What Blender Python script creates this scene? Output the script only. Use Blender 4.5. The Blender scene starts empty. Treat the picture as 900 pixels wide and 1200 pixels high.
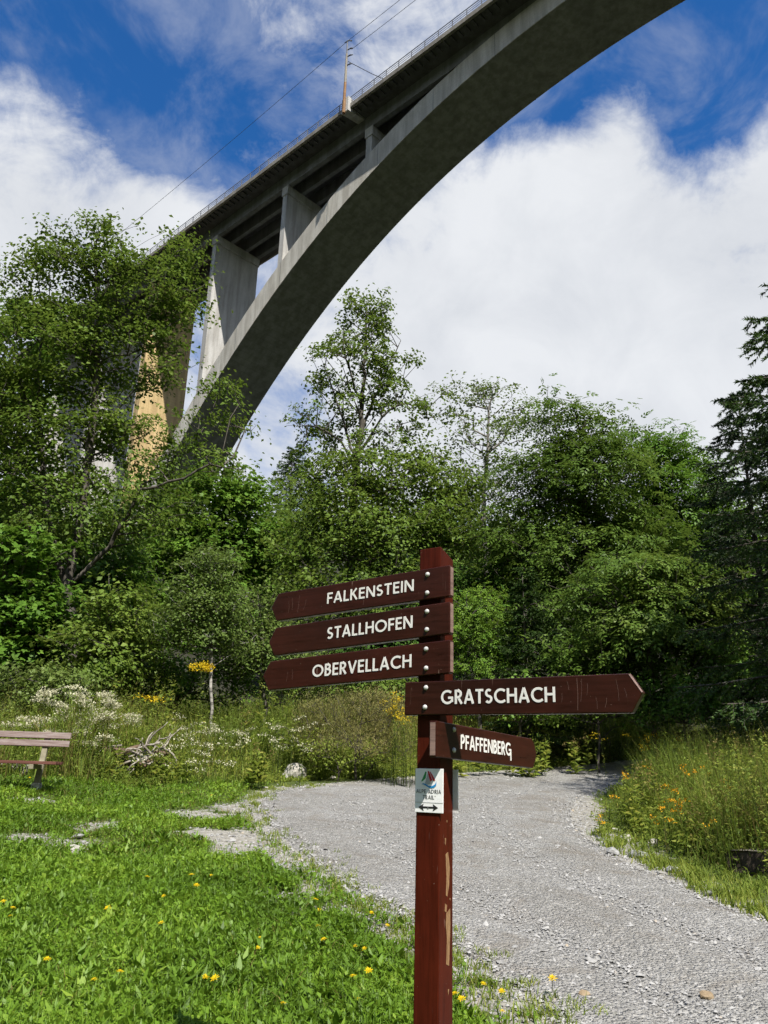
import bpy, bmesh, math
import numpy as np
from mathutils import Matrix, Vector

rng = np.random.default_rng(7)
SC = bpy.context.scene
COL = SC.collection
R = math.radians

# ------------------------------------------------------------------ camera
FPX, PITCH, ROLL = 936.0, R(18.4), R(1.7)          # focal length in pixels of a 900 x 1200 frame
CAM = np.array([0.0, 0.0, 1.6])
_f = np.array([0, math.cos(PITCH), math.sin(PITCH)])
_r0 = np.array([1.0, 0, 0]); _u0 = np.array([0, -math.sin(PITCH), math.cos(PITCH)])
_r = _r0 * math.cos(ROLL) + _u0 * math.sin(ROLL)
_u = _u0 * math.cos(ROLL) - _r0 * math.sin(ROLL)
cd = bpy.data.cameras.new('camera'); cam = bpy.data.objects.new('camera', cd); COL.objects.link(cam)
cd.sensor_fit = 'VERTICAL'; cd.sensor_height = 24.0; cd.lens = FPX / 1200 * 24.0
cd.clip_start = 0.05; cd.clip_end = 5000
cam.matrix_world = Matrix(((_r[0], _u[0], -_f[0], CAM[0]), (_r[1], _u[1], -_f[1], CAM[1]), (_r[2], _u[2], -_f[2], CAM[2]), (0, 0, 0, 1)))
SC.camera = cam

def ray(x, y):
    d = _f * FPX + _r * (x - 450) - _u * (y - 600)
    return d / np.linalg.norm(d)
def at(x, y, Y):
    """world point that stands Y metres ahead, seen in direction (x, y)"""
    d = ray(x, y); return CAM + d * (Y / d[1])
def dirv(x, y): return ray(x, y)

# ------------------------------------------------------------------ world, sun, exposure
SUN_AZ, SUN_EL = R(157.0), R(53.0)
W = bpy.data.worlds.new('World'); SC.world = W; W.use_nodes = True
nt = W.node_tree; nt.nodes.clear()
def N(tree, t, **kw):
    n = tree.nodes.new(t)
    for k, v in kw.items(): setattr(n, k, v)
    return n
def math_n(tree, op, a, b=None, clamp=False):
    n = N(tree, 'ShaderNodeMath', operation=op, use_clamp=clamp)
    for i, v in enumerate((a, b)):
        if v is None: continue
        if hasattr(v, 'default_value') or hasattr(v, 'is_linked'): tree.links.new(v, n.inputs[i])
        else: n.inputs[i].default_value = v
    return n.outputs[0]
def build_world():
    L = nt.links.new
    sky = N(nt, 'ShaderNodeTexSky', sky_type='NISHITA')
    sky.sun_disc = False; sky.sun_elevation = SUN_EL; sky.sun_rotation = SUN_AZ
    sky.altitude = 900; sky.air_density = 1.0; sky.dust_density = 0.25; sky.ozone_density = 3.0
    bg = N(nt, 'ShaderNodeBackground'); bg.inputs[1].default_value = 0.065
    hs = N(nt, 'ShaderNodeHueSaturation'); hs.inputs['Saturation'].default_value = 1.32; hs.inputs['Hue'].default_value = 0.506; hs.inputs['Value'].default_value = 1.62
    L(sky.outputs[0], hs.inputs['Color']); L(hs.outputs[0], bg.inputs[0])
    tc = N(nt, 'ShaderNodeTexCoord')
    v = tc.outputs['Generated']
    sep = N(nt, 'ShaderNodeSeparateXYZ'); L(v, sep.inputs[0])
    def noise(scale, detail, rough, dist, off):
        mp = N(nt, 'ShaderNodeMapping'); L(v, mp.inputs[0]); mp.inputs['Location'].default_value = off
        n = N(nt, 'ShaderNodeTexNoise'); L(mp.outputs[0], n.inputs['Vector'])
        n.inputs['Scale'].default_value = scale; n.inputs['Detail'].default_value = detail
        n.inputs['Roughness'].default_value = rough; n.inputs['Distortion'].default_value = dist
        return n.outputs['Fac']
    big = noise(3.2, 2, 0.5, 0.2, (3.1, 1.7, 0.4))
    fine = noise(7.5, 8, 0.62, 0.35, (0.3, 5.2, 1.0))
    wisp = noise(17.0, 5, 0.65, 0.8, (1.3, 0.2, 2.0))
    def blob(px, py, rad):
        d = N(nt, 'ShaderNodeVectorMath', operation='DISTANCE'); L(v, d.inputs[0]); d.inputs[1].default_value = dirv(px, py)
        m = N(nt, 'ShaderNodeMapRange', interpolation_type='SMOOTHSTEP'); L(d.outputs['Value'], m.inputs[0])
        m.inputs[1].default_value = 0.0; m.inputs[2].default_value = rad; m.inputs[3].default_value = 1.0; m.inputs[4].default_value = 0.0
        return m.outputs[0]
    acc = math_n(nt, 'MULTIPLY', math_n(nt, 'SUBTRACT', big, 0.5), 0.8)
    acc = math_n(nt, 'ADD', acc, math_n(nt, 'MULTIPLY', math_n(nt, 'SUBTRACT', fine, 0.5), 2.5))
    acc = math_n(nt, 'ADD', acc, math_n(nt, 'MULTIPLY', math_n(nt, 'SUBTRACT', wisp, 0.5), 0.9))
    for px, py, rad, amp in CLOUDS:
        acc = math_n(nt, 'ADD', acc, math_n(nt, 'MULTIPLY', blob(px, py, rad), amp))
    # cloud banks thicken towards the horizon
    hz = N(nt, 'ShaderNodeMapRange', interpolation_type='SMOOTHSTEP'); L(sep.outputs[2], hz.inputs[0])
    hz.inputs[1].default_value = 0.30; hz.inputs[2].default_value = 0.75; hz.inputs[3].default_value = 0.75; hz.inputs[4].default_value = -0.02
    acc = math_n(nt, 'ADD', acc, hz.outputs[0])
    m = N(nt, 'ShaderNodeMapRange', interpolation_type='SMOOTHSTEP'); L(acc, m.inputs[0])
    m.inputs[1].default_value = -0.26; m.inputs[2].default_value = 0.86; m.inputs[3].default_value = 0.0; m.inputs[4].default_value = 0.97
    mpv = N(nt, 'ShaderNodeMapping'); L(v, mpv.inputs[0]); mpv.inputs['Rotation'].default_value = (0.3, 0.5, 0.4); mpv.inputs['Scale'].default_value = (5.0, 3.2, 8.0)
    nv = N(nt, 'ShaderNodeTexNoise'); L(mpv.outputs[0], nv.inputs['Vector']); nv.inputs['Scale'].default_value = 1.3; nv.inputs['Detail'].default_value = 6; nv.inputs['Roughness'].default_value = 0.62; nv.inputs['Distortion'].default_value = 0.5
    veil = N(nt, 'ShaderNodeMapRange', interpolation_type='SMOOTHSTEP'); L(nv.outputs['Fac'], veil.inputs[0]); veil.inputs[1].default_value = 0.42; veil.inputs[2].default_value = 0.75; veil.inputs[3].default_value = 0.0; veil.inputs[4].default_value = 0.30
    mask = math_n(nt, 'MAXIMUM', m.outputs[0], veil.outputs[0])
    # thicker cloud is whiter, its folds greyer
    cr = N(nt, 'ShaderNodeValToRGB'); L(math_n(nt, 'ADD', math_n(nt, 'MULTIPLY', big, 0.5), math_n(nt, 'MULTIPLY', fine, 0.5)), cr.inputs[0])
    e = cr.color_ramp.elements
    e[0].position = 0.34; e[0].color = (0.66, 0.69, 0.74, 1); e[1].position = 0.60; e[1].color = (0.86, 0.88, 0.91, 1)
    cb = N(nt, 'ShaderNodeBackground'); L(cr.outputs[0], cb.inputs[0]); cb.inputs[1].default_value = 0.61
    mx = N(nt, 'ShaderNodeMixShader'); L(mask, mx.inputs[0]); L(bg.outputs[0], mx.inputs[1]); L(cb.outputs[0], mx.inputs[2])
    out = N(nt, 'ShaderNodeOutputWorld'); L(mx.outputs[0], out.inputs[0])
# cloud banks and blue gaps: direction, angular radius, strength
CLOUDS = [(50, 215, 0.22, 0.85), (190, 260, 0.12, 0.55), (640, 340, 0.40, 0.95), (900, 190, 0.13, 0.9), (735, 130, 0.10, 0.6), (690, 200, 0.14, 0.35), (880, 420, 0.3, 0.5),
          (40, 10, 0.22, -0.75), (215, 120, 0.15, -0.75), (330, 40, 0.14, -0.25), (655, 85, 0.12, -1.0), (590, 130, 0.12, -0.7), (820, 50, 0.20, -1.1), (850, 170, 0.09, -0.9), (350, 110, 0.13, 0.12), (390, 30, 0.12, 0.05), (520, 20, 0.16, 0.05), (90, 200, 0.05, -0.35)]
build_world()
sd = bpy.data.lights.new('sun', 'SUN'); sd.energy = 4.9; sd.angle = R(0.53); sd.color = (1.0, 0.95, 0.87)
sun = bpy.data.objects.new('sun', sd); COL.objects.link(sun)
SUNV = Vector((math.sin(SUN_AZ) * math.cos(SUN_EL), math.cos(SUN_AZ) * math.cos(SUN_EL), math.sin(SUN_EL)))
sun.rotation_euler = SUNV.to_track_quat('Z', 'Y').to_euler(); sun.location = SUNV * 200
vs = SC.view_settings; vs.view_transform = 'Standard'; vs.look = 'None'; vs.gamma = 1.0; vs.use_curve_mapping = False; vs.exposure = 0.7
SC.cycles.use_denoising = True
SC.cycles.max_bounces = 4; SC.cycles.diffuse_bounces = 2; SC.cycles.transmission_bounces = 2; SC.cycles.glossy_bounces = 2
SC.cycles.use_adaptive_sampling = True; SC.cycles.adaptive_threshold = 0.03; SC.cycles.caustics_reflective = False; SC.cycles.caustics_refractive = False

# ------------------------------------------------------------------ materials
def material(name):
    m = bpy.data.materials.new(name); m.use_nodes = True
    t = m.node_tree; t.nodes.clear()
    return m, t
def ramp(t, fac, stops):
    n = N(t, 'ShaderNodeValToRGB'); t.links.new(fac, n.inputs[0]); el = n.color_ramp.elements
    while len(el) < len(stops): el.new(0.5)
    for e, (p, c) in zip(el, stops): e.position = p; e.color = (*c, 1)
    return n.outputs[0]
def tex_noise(t, scale, detail=6, rough=0.6, dist=0.0, vec=None, mscale=None):
    if vec is None: vec = N(t, 'ShaderNodeTexCoord').outputs['Object']
    if mscale:
        mp = N(t, 'ShaderNodeMapping'); t.links.new(vec, mp.inputs[0]); mp.inputs['Scale'].default_value = mscale; vec = mp.outputs[0]
    n = N(t, 'ShaderNodeTexNoise'); t.links.new(vec, n.inputs['Vector'])
    n.inputs['Scale'].default_value = scale; n.inputs['Detail'].default_value = detail; n.inputs['Roughness'].default_value = rough; n.inputs['Distortion'].default_value = dist
    return n.outputs['Fac']
def mixc(t, fac, a, b, mode='MIX'):
    n = N(t, 'ShaderNodeMix', data_type='RGBA', blend_type=mode)
    for i, v in ((0, fac), (6, a), (7, b)):
        if hasattr(v, 'is_linked'): t.links.new(v, n.inputs[i])
        elif isinstance(v, (int, float)): n.inputs[i].default_value = v
        else: n.inputs[i].default_value = (*v, 1)
    return n.outputs[2]
def finish(m, t, col, rough=0.7, spec=0.3, bump=None, bstr=0.3, bdist=0.01, coat=0.0, trans=None, tfac=0.3):
    p = N(t, 'ShaderNodeBsdfPrincipled')
    if hasattr(col, 'is_linked'): t.links.new(col, p.inputs['Base Color'])
    else: p.inputs['Base Color'].default_value = (*col, 1)
    if hasattr(rough, 'is_linked'): t.links.new(rough, p.inputs['Roughness'])
    else: p.inputs['Roughness'].default_value = rough
    p.inputs['Specular IOR Level'].default_value = spec
    p.inputs['Coat Weight'].default_value = coat; p.inputs['Coat Roughness'].default_value = 0.15
    if bump is not None:
        b = N(t, 'ShaderNodeBump'); b.inputs['Strength'].default_value = bstr; b.inputs['Distance'].default_value = bdist
        t.links.new(bump, b.inputs['Height']); t.links.new(b.outputs[0], p.inputs['Normal'])
    o = N(t, 'ShaderNodeOutputMaterial'); s = p.outputs[0]
    if trans is not None:
        tr = N(t, 'ShaderNodeBsdfTranslucent')
        if hasattr(trans, 'is_linked'): t.links.new(trans, tr.inputs[0])
        else: tr.inputs[0].default_value = (*trans, 1)
        mx = N(t, 'ShaderNodeMixShader'); mx.inputs[0].default_value = tfac
        t.links.new(s, mx.inputs[1]); t.links.new(tr.outputs[0], mx.inputs[2]); s = mx.outputs[0]
    t.links.new(s, o.inputs[0]); return m
MAT = {}
def leafmat(key, dark, mid, light, rough=0.5, spec=0.16, tfac=0.30):
    m, t = material(key)
    a = N(t, 'ShaderNodeAttribute', attribute_name='var')
    c = ramp(t, a.outputs['Fac'], [(0.0, dark), (0.55, mid), (1.0, light)])
    hs = N(t, 'ShaderNodeHueSaturation'); t.links.new(c, hs.inputs['Color']); hs.inputs['Value'].default_value = 1.5; hs.inputs['Hue'].default_value = 0.485
    MAT[key] = finish(m, t, c, rough, spec, trans=hs.outputs[0], tfac=tfac)
leafmat('leaf_alder', (0.055, 0.100, 0.014), (0.112, 0.180, 0.026), (0.198, 0.267, 0.052))
leafmat('leaf_maple', (0.047, 0.107, 0.013), (0.103, 0.204, 0.024), (0.176, 0.283, 0.039))
leafmat('leaf_ash', (0.048, 0.095, 0.015), (0.096, 0.164, 0.025), (0.185, 0.244, 0.051))
leafmat('leaf_birch', (0.072, 0.114, 0.024), (0.118, 0.178, 0.038), (0.197, 0.256, 0.072))
leafmat('leaf_dark', (0.031, 0.077, 0.015), (0.064, 0.138, 0.023), (0.114, 0.198, 0.036))
leafmat('needle', (0.015, 0.033, 0.013), (0.030, 0.057, 0.019), (0.056, 0.090, 0.027), rough=0.6, spec=0.2, tfac=0.12)
leafmat('needle_larch', (0.026, 0.058, 0.012), (0.047, 0.094, 0.018), (0.088, 0.138, 0.028), rough=0.6, spec=0.2, tfac=0.15)
leafmat('lawn', (0.066, 0.126, 0.010), (0.131, 0.239, 0.017), (0.238, 0.342, 0.037), rough=0.5, spec=0.3)
leafmat('weed', (0.094, 0.143, 0.020), (0.188, 0.252, 0.037), (0.358, 0.362, 0.079), rough=0.6, spec=0.2, tfac=0.38)
leafmat('straw', (0.102, 0.103, 0.025), (0.204, 0.172, 0.055), (0.348, 0.265, 0.100), rough=0.7, spec=0.15, tfac=0.38)
leafmat('willow', (0.129, 0.137, 0.041), (0.216, 0.209, 0.068), (0.336, 0.290, 0.118), rough=0.7, spec=0.15, tfac=0.38)
leafmat('white_petal', (0.397, 0.388, 0.253), (0.568, 0.554, 0.380), (0.719, 0.693, 0.523), rough=0.8, spec=0.1, tfac=0.2)
leafmat('gold_petal', (0.460, 0.314, 0.012), (0.620, 0.448, 0.016), (0.740, 0.582, 0.040), rough=0.7, spec=0.1, tfac=0.2)
leafmat('orange_petal', (0.46, 0.22, 0.010), (0.62, 0.32, 0.012), (0.70, 0.44, 0.03), rough=0.7, spec=0.1, tfac=0.2)
leafmat('yellow_petal', (0.620, 0.445, 0.008), (0.780, 0.594, 0.010), (0.850, 0.700, 0.030), rough=0.7, spec=0.1, tfac=0.2)
leafmat('stem', (0.060, 0.085, 0.022), (0.095, 0.125, 0.032), (0.140, 0.150, 0.055), rough=0.7, spec=0.15)

def simple(key, stops, scale, detail=8, rough=0.85, spec=0.2, bstr=0.4, bdist=0.02, mscale=None, dist=0.0):
    m, t = material(key); n = tex_noise(t, scale, detail, 0.65, dist, mscale=mscale)
    MAT[key] = finish(m, t, ramp(t, n, stops), rough, spec, bump=n, bstr=bstr, bdist=bdist)
simple('bark', [(0.3, (0.035, 0.030, 0.024)), (0.55, (0.090, 0.080, 0.066)), (0.75, (0.19, 0.175, 0.15))], 6.0, mscale=(1, 1, 0.35))
simple('bark_birch', [(0.40, (0.05, 0.045, 0.04)), (0.52, (0.32, 0.30, 0.27)), (0.78, (0.50, 0.48, 0.44))], 5.0, mscale=(0.6, 0.6, 2.4))
simple('bark_grey', [(0.3, (0.08, 0.075, 0.065)), (0.7, (0.26, 0.245, 0.22))], 7.0, mscale=(1, 1, 0.35))
simple('dead_wood', [(0.3, (0.10, 0.085, 0.065)), (0.5, (0.27, 0.24, 0.20)), (0.7, (0.50, 0.47, 0.42))], 9.0, mscale=(1, 1, 0.4))
simple('dead_bark', [(0.3, (0.05, 0.035, 0.025)), (0.7, (0.19, 0.135, 0.09))], 9.0)
simple('rock_pale', [(0.3, (0.22, 0.20, 0.17)), (0.5, (0.46, 0.44, 0.39)), (0.72, (0.66, 0.64, 0.60))], 4.5, bstr=0.8, bdist=0.04)
simple('rock_grey', [(0.3, (0.15, 0.15, 0.14)), (0.7, (0.42, 0.42, 0.41))], 9.0, bstr=0.8, bdist=0.03)
simple('rock_tan', [(0.3, (0.17, 0.12, 0.07)), (0.7, (0.36, 0.28, 0.18))], 14.0)
simple('beam_wood', [(0.3, (0.05, 0.042, 0.033)), (0.55, (0.17, 0.15, 0.125)), (0.78, (0.33, 0.30, 0.26))], 4.0, mscale=(0.8, 7, 7), bstr=0.7, dist=0.4)
simple('beam_end', [(0.3, (0.020, 0.016, 0.012)), (0.7, (0.075, 0.058, 0.042))], 14.0)
simple('bench_slat', [(0.25, (0.13, 0.085, 0.072)), (0.5, (0.215, 0.165, 0.15)), (0.75, (0.33, 0.29, 0.27))], 6.0, mscale=(0.6, 8, 8), bstr=0.25, bdist=0.004)
simple('bench_seat', [(0.25, (0.085, 0.032, 0.024)), (0.6, (0.15, 0.065, 0.050)), (0.85, (0.25, 0.16, 0.14))], 6.0, mscale=(0.6, 8, 8), bstr=0.25, bdist=0.004)
simple('bench_support', [(0.3, (0.19, 0.17, 0.115)), (0.7, (0.31, 0.28, 0.20))], 12.0, bstr=0.3, bdist=0.006)
simple('bench_foot', [(0.3, (0.33, 0.31, 0.27)), (0.7, (0.56, 0.54, 0.49))], 14.0)
simple('metal_bolt', [(0.3, (0.40, 0.40, 0.39)), (0.7, (0.62, 0.62, 0.60))], 60.0, rough=0.42, spec=0.6, bstr=0.1)
simple('rail_metal', [(0.3, (0.13, 0.14, 0.16)), (0.7, (0.20, 0.21, 0.24))], 3.0, rough=0.6)
simple('mast_rust', [(0.3, (0.20, 0.10, 0.045)), (0.7, (0.32, 0.19, 0.09))], 1.2, rough=0.7)
simple('mast_grey', [(0.3, (0.20, 0.18, 0.14)), (0.7, (0.32, 0.29, 0.24))], 1.2, rough=0.7)
simple('wire', [(0.3, (0.10, 0.11, 0.13)), (0.7, (0.16, 0.17, 0.19))], 1.0, rough=0.6)

def concrete(key, base, warm=0.0, bands=0.0, along=None):
    """board-marked concrete: blotches, rain streaks running down, casting joints"""
    m, t = material(key)
    n1 = tex_noise(t, 0.22, 8, 0.62)
    n2 = tex_noise(t, 1.1, 8, 0.6, mscale=(1, 1, 0.12))
    n3 = tex_noise(t, 5.0, 6, 0.6)
    b = np.array(base)
    c = ramp(t, n1, [(0.3, b * 0.86), (0.55, b), (0.75, b * 1.1)])
    s = ramp(t, n2, [(0.40, (0.62, 0.60, 0.57)), (0.60, (1, 1, 1))])
    c = mixc(t, 0.75, c, s, 'MULTIPLY')
    f = ramp(t, n3, [(0.3, (0.86, 0.86, 0.86)), (0.7, (1.06, 1.06, 1.06))])
    c = mixc(t, 0.8, c, f, 'MULTIPLY')
    if bands:
        w = N(t, 'ShaderNodeTexWave', wave_type='BANDS', bands_direction='Z', wave_profile='SIN')
        t.links.new(N(t, 'ShaderNodeTexCoord').outputs['Object'], w.inputs[0]); w.inputs['Scale'].default_value = bands; w.inputs['Distortion'].default_value = 0.4; w.inputs['Detail Scale'].default_value = 2
        c = mixc(t, 0.5, c, ramp(t, w.outputs['Fac'], [(0.02, (0.80, 0.80, 0.80)), (0.10, (1, 1, 1))]), 'MULTIPLY')
    MAT[key] = finish(m, t, c, 0.88, 0.2, bump=n3, bstr=0.25, bdist=0.05)
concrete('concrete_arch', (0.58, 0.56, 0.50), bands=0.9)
concrete('concrete_soffit_shaded', (0.27, 0.285, 0.275), bands=0.55)  # darker than the arch: underside shade and staining in the base colour
concrete('concrete_pier', (0.52, 0.515, 0.495), bands=1.1)
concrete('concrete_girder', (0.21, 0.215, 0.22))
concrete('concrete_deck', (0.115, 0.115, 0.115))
concrete('concrete_kerb', (0.27, 0.255, 0.225))
concrete('stone_ochre', (0.60, 0.45, 0.23), bands=0.7)

def paint(key, dark, light, along=(0.6, 0.6, 9.0), yaw=0.0, scratch=0.6, spec=0.28):
    """glossy wood stain: grain lines along the piece, fading, specks, hairline scratches"""
    m, t = material(key)
    tc = N(t, 'ShaderNodeTexCoord').outputs['Object']
    mp = N(t, 'ShaderNodeMapping'); t.links.new(tc, mp.inputs[0]); mp.inputs['Rotation'].default_value = (0, 0, yaw); tc = mp.outputs[0]
    n = tex_noise(t, 4.0, 6, 0.6, vec=tc)
    gr = tex_noise(t, 9.0, 8, 0.7, 0.6, vec=tc, mscale=along)
    c = mixc(t, ramp(t, n, [(0.3, (0, 0, 0)), (0.7, (1, 1, 1))]), dark, light)
    c = mixc(t, 0.9, c, ramp(t, gr, [(0.28, (0.50, 0.48, 0.46)), (0.5, (0.95, 0.95, 0.95)), (0.72, (1.30, 1.22, 1.15))]), 'MULTIPLY')
    sc = tex_noise(t, 30.0, 3, 0.5, 1.0, vec=tc, mscale=(4.0, 4.0, 0.30))
    c = mixc(t, ramp(t, sc, [(0.71, (0, 0, 0)), (0.76, (scratch, scratch, scratch))]), c, (0.30, 0.20, 0.16))
    sp = tex_noise(t, 130.0, 2, 0.5, vec=tc)
    c = mixc(t, ramp(t, sp, [(0.75, (0, 0, 0)), (0.79, (0.7, 0.7, 0.7))]), c, (0.36, 0.27, 0.21))
    rg = ramp(t, gr, [(0.3, (0.26, 0.26, 0.26)), (0.7, (0.44, 0.44, 0.44))])
    MAT[key] = finish(m, t, c, rg, spec, bump=gr, bstr=0.12, bdist=0.002)
paint('sign_paint', (0.020, 0.0056, 0.0030), (0.039, 0.0090, 0.0044), yaw=R(35))
paint('sign_paint_b', (0.024, 0.0060, 0.0032), (0.045, 0.0096, 0.0048), yaw=R(35))
paint('edge_paint', (0.17, 0.10, 0.085), (0.30, 0.21, 0.18))
paint('post_paint', (0.045, 0.0075, 0.0036), (0.082, 0.0125, 0.0054), along=(9, 9, 0.5), scratch=0.35, spec=0.12)
simple('bare_wood', [(0.3, (0.16, 0.085, 0.04)), (0.7, (0.36, 0.22, 0.11))], 30.0, mscale=(4, 4, 1), bstr=0.3, bdist=0.002)
def flat(key, col, rough=0.55, var=0.06, spec=0.3):
    m, t = material(key); n = tex_noise(t, 40.0, 4); c = np.array(col)
    MAT[key] = finish(m, t, ramp(t, n, [(0.3, c * (1 - var)), (0.7, np.minimum(c * (1 + var), 1))]), rough, spec)
flat('scratch_pale', (0.12, 0.07, 0.055), 0.6)
flat('letter_white', (0.74, 0.73, 0.69), 0.6)
flat('plaque_white', (0.86, 0.86, 0.85), 0.35, spec=0.2)
flat('print_black', (0.018, 0.018, 0.018), 0.45)
flat('print_grey', (0.10, 0.10, 0.10), 0.45)
flat('print_green', (0.03, 0.28, 0.08), 0.45)
flat('print_red', (0.48, 0.02, 0.03), 0.45)
flat('print_blue', (0.02, 0.25, 0.55), 0.45)
flat('print_silver', (0.42, 0.43, 0.44), 0.45)
flat('plaque_back', (0.09, 0.09, 0.095), 0.5)

def ground_mat():
    m, t = material('soil')
    a = N(t, 'ShaderNodeAttribute', attribute_name='bare').outputs['Fac']
    n1 = tex_noise(t, 0.9, 8, 0.6); n2 = tex_noise(t, 14.0, 8, 0.7); n3 = tex_noise(t, 60.0, 4, 0.6)
    turf = ramp(t, n1, [(0.3, (0.050, 0.070, 0.018)), (0.55, (0.075, 0.100, 0.026)), (0.75, (0.115, 0.110, 0.045))])
    grit = ramp(t, n2, [(0.28, (0.13, 0.12, 0.095)), (0.5, (0.27, 0.255, 0.22)), (0.7, (0.42, 0.41, 0.37))])
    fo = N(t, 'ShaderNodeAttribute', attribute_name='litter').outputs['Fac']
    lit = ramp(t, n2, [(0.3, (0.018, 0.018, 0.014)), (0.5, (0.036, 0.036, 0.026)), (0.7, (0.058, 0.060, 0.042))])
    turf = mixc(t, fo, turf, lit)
    sp = math_n(t, 'ADD', a, math_n(t, 'MULTIPLY', math_n(t, 'SUBTRACT', n2, 0.5), 1.2))
    k = ramp(t, sp, [(0.42, (0, 0, 0)), (0.60, (1, 1, 1))])
    c = mixc(t, k, turf, grit)
    hb = math_n(t, 'ADD', n2, math_n(t, 'MULTIPLY', n3, 0.6))
    MAT['soil'] = finish(m, t, c, 0.95, 0.1, bump=hb, bstr=0.7, bdist=0.03)
ground_mat()
def gravel_mat():
    m, t = material('gravel')
    tc = N(t, 'ShaderNodeTexCoord').outputs['Object']
    def vor(scale):
        v = N(t, 'ShaderNodeTexVoronoi'); t.links.new(tc, v.inputs['Vector']); v.inputs['Scale'].default_value = scale; return v
    v1, v2 = vor(34.0), vor(75.0)
    n1 = tex_noise(t, 0.8, 6, 0.6, vec=tc); n2 = tex_noise(t, 6.0, 8, 0.7, vec=tc); n3 = tex_noise(t, 130.0, 3, 0.6, vec=tc)
    sep = N(t, 'ShaderNodeSeparateColor'); t.links.new(v1.outputs['Color'], sep.inputs[0])
    sep2 = N(t, 'ShaderNodeSeparateColor'); t.links.new(v2.outputs['Color'], sep2.inputs[0])
    c1 = ramp(t, sep.outputs[0], [(0.0, (0.19, 0.19, 0.185)), (0.5, (0.33, 0.33, 0.32)), (0.9, (0.46, 0.46, 0.45)), (1.0, (0.62, 0.61, 0.59))])
    c2 = ramp(t, sep2.outputs[1], [(0.0, (0.20, 0.195, 0.185)), (0.6, (0.34, 0.335, 0.325)), (1.0, (0.52, 0.51, 0.50))])
    c = mixc(t, n2, c1, c2)
    w = ramp(t, n1, [(0.35, (0.82, 0.80, 0.755)), (0.65, (1.02, 1.01, 0.98))])
    c = mixc(t, 1.0, c, w, 'MULTIPLY')
    nd = tex_noise(t, 1.7, 5, 0.65, 0.8, vec=tc)
    c = mixc(t, ramp(t, nd, [(0.50, (0, 0, 0)), (0.66, (0.7, 0.7, 0.7))]), c, (0.235, 0.21, 0.175))
    ru = N(t, 'ShaderNodeAttribute', attribute_name='rut').outputs['Fac']
    c = mixc(t, math_n(t, 'MULTIPLY', ru, 0.45), c, (0.32, 0.315, 0.30))
    h = math_n(t, 'ADD', math_n(t, 'MULTIPLY', v1.outputs['Distance'], -1.0), math_n(t, 'ADD', math_n(t, 'MULTIPLY', v2.outputs['Distance'], -0.5), math_n(t, 'MULTIPLY', n3, 0.3)))
    MAT['gravel'] = finish(m, t, c, 0.92, 0.15, bump=h, bstr=1.0, bdist=0.035)
gravel_mat()
def stone_mat():
    m, t = material('gravel_stone')
    a = N(t, 'ShaderNodeAttribute', attribute_name='var').outputs['Fac']
    c = ramp(t, a, [(0.0, (0.20, 0.196, 0.184)), (0.5, (0.32, 0.315, 0.30)), (0.88, (0.37, 0.365, 0.35)), (0.97, (0.43, 0.42, 0.40)), (1.0, (0.36, 0.30, 0.22))])
    n = tex_noise(t, 40.0, 5); c = mixc(t, 0.6, c, ramp(t, n, [(0.3, (0.75, 0.75, 0.75)), (0.7, (1.1, 1.1, 1.1))]), 'MULTIPLY')
    MAT['gravel_stone'] = finish(m, t, c, 0.9, 0.15)
stone_mat()

# ------------------------------------------------------------------ object helpers
def tag(o, label=None, cat=None, group=None, kind=None):
    if label: o['label'] = label
    if cat: o['category'] = cat
    if group: o['group'] = group
    if kind: o['kind'] = kind
    return o
def empty(name, loc, rz=0.0):
    o = bpy.data.objects.new(name, None); o.location = tuple(loc); o.rotation_euler = (0, 0, rz); o.empty_display_size = 0.2
    COL.objects.link(o); return o
def link(name, me, mat, parent=None, loc=None):
    o = bpy.data.objects.new(name, me); COL.objects.link(o)
    if mat is not None and not me.materials: me.materials.append(MAT[mat])
    if parent is not None: o.parent = parent
    if loc is not None: o.location = tuple(loc)
    return o
def np_mesh(name, V, F, var=None, smooth=False):
    """fast mesh: V (n,3), F (m,k) with one k; var = one value for each face"""
    me = bpy.data.meshes.new(name); V = np.ascontiguousarray(V, dtype=np.float32); F = np.ascontiguousarray(F, dtype=np.int32); k = F.shape[1]
    me.vertices.add(len(V)); me.vertices.foreach_set('co', V.ravel())
    me.loops.add(F.size); me.loops.foreach_set('vertex_index', F.ravel())
    me.polygons.add(len(F)); me.polygons.foreach_set('loop_start', np.arange(0, F.size, k, dtype=np.int32))
    if var is not None:
        a = me.attributes.new('var', 'FLOAT', 'FACE'); a.data.foreach_set('value', np.ascontiguousarray(var, dtype=np.float32))
    me.update(calc_edges=True)
    if smooth: me.polygons.foreach_set('use_smooth', np.ones(len(F), dtype=bool))
    return me
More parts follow.
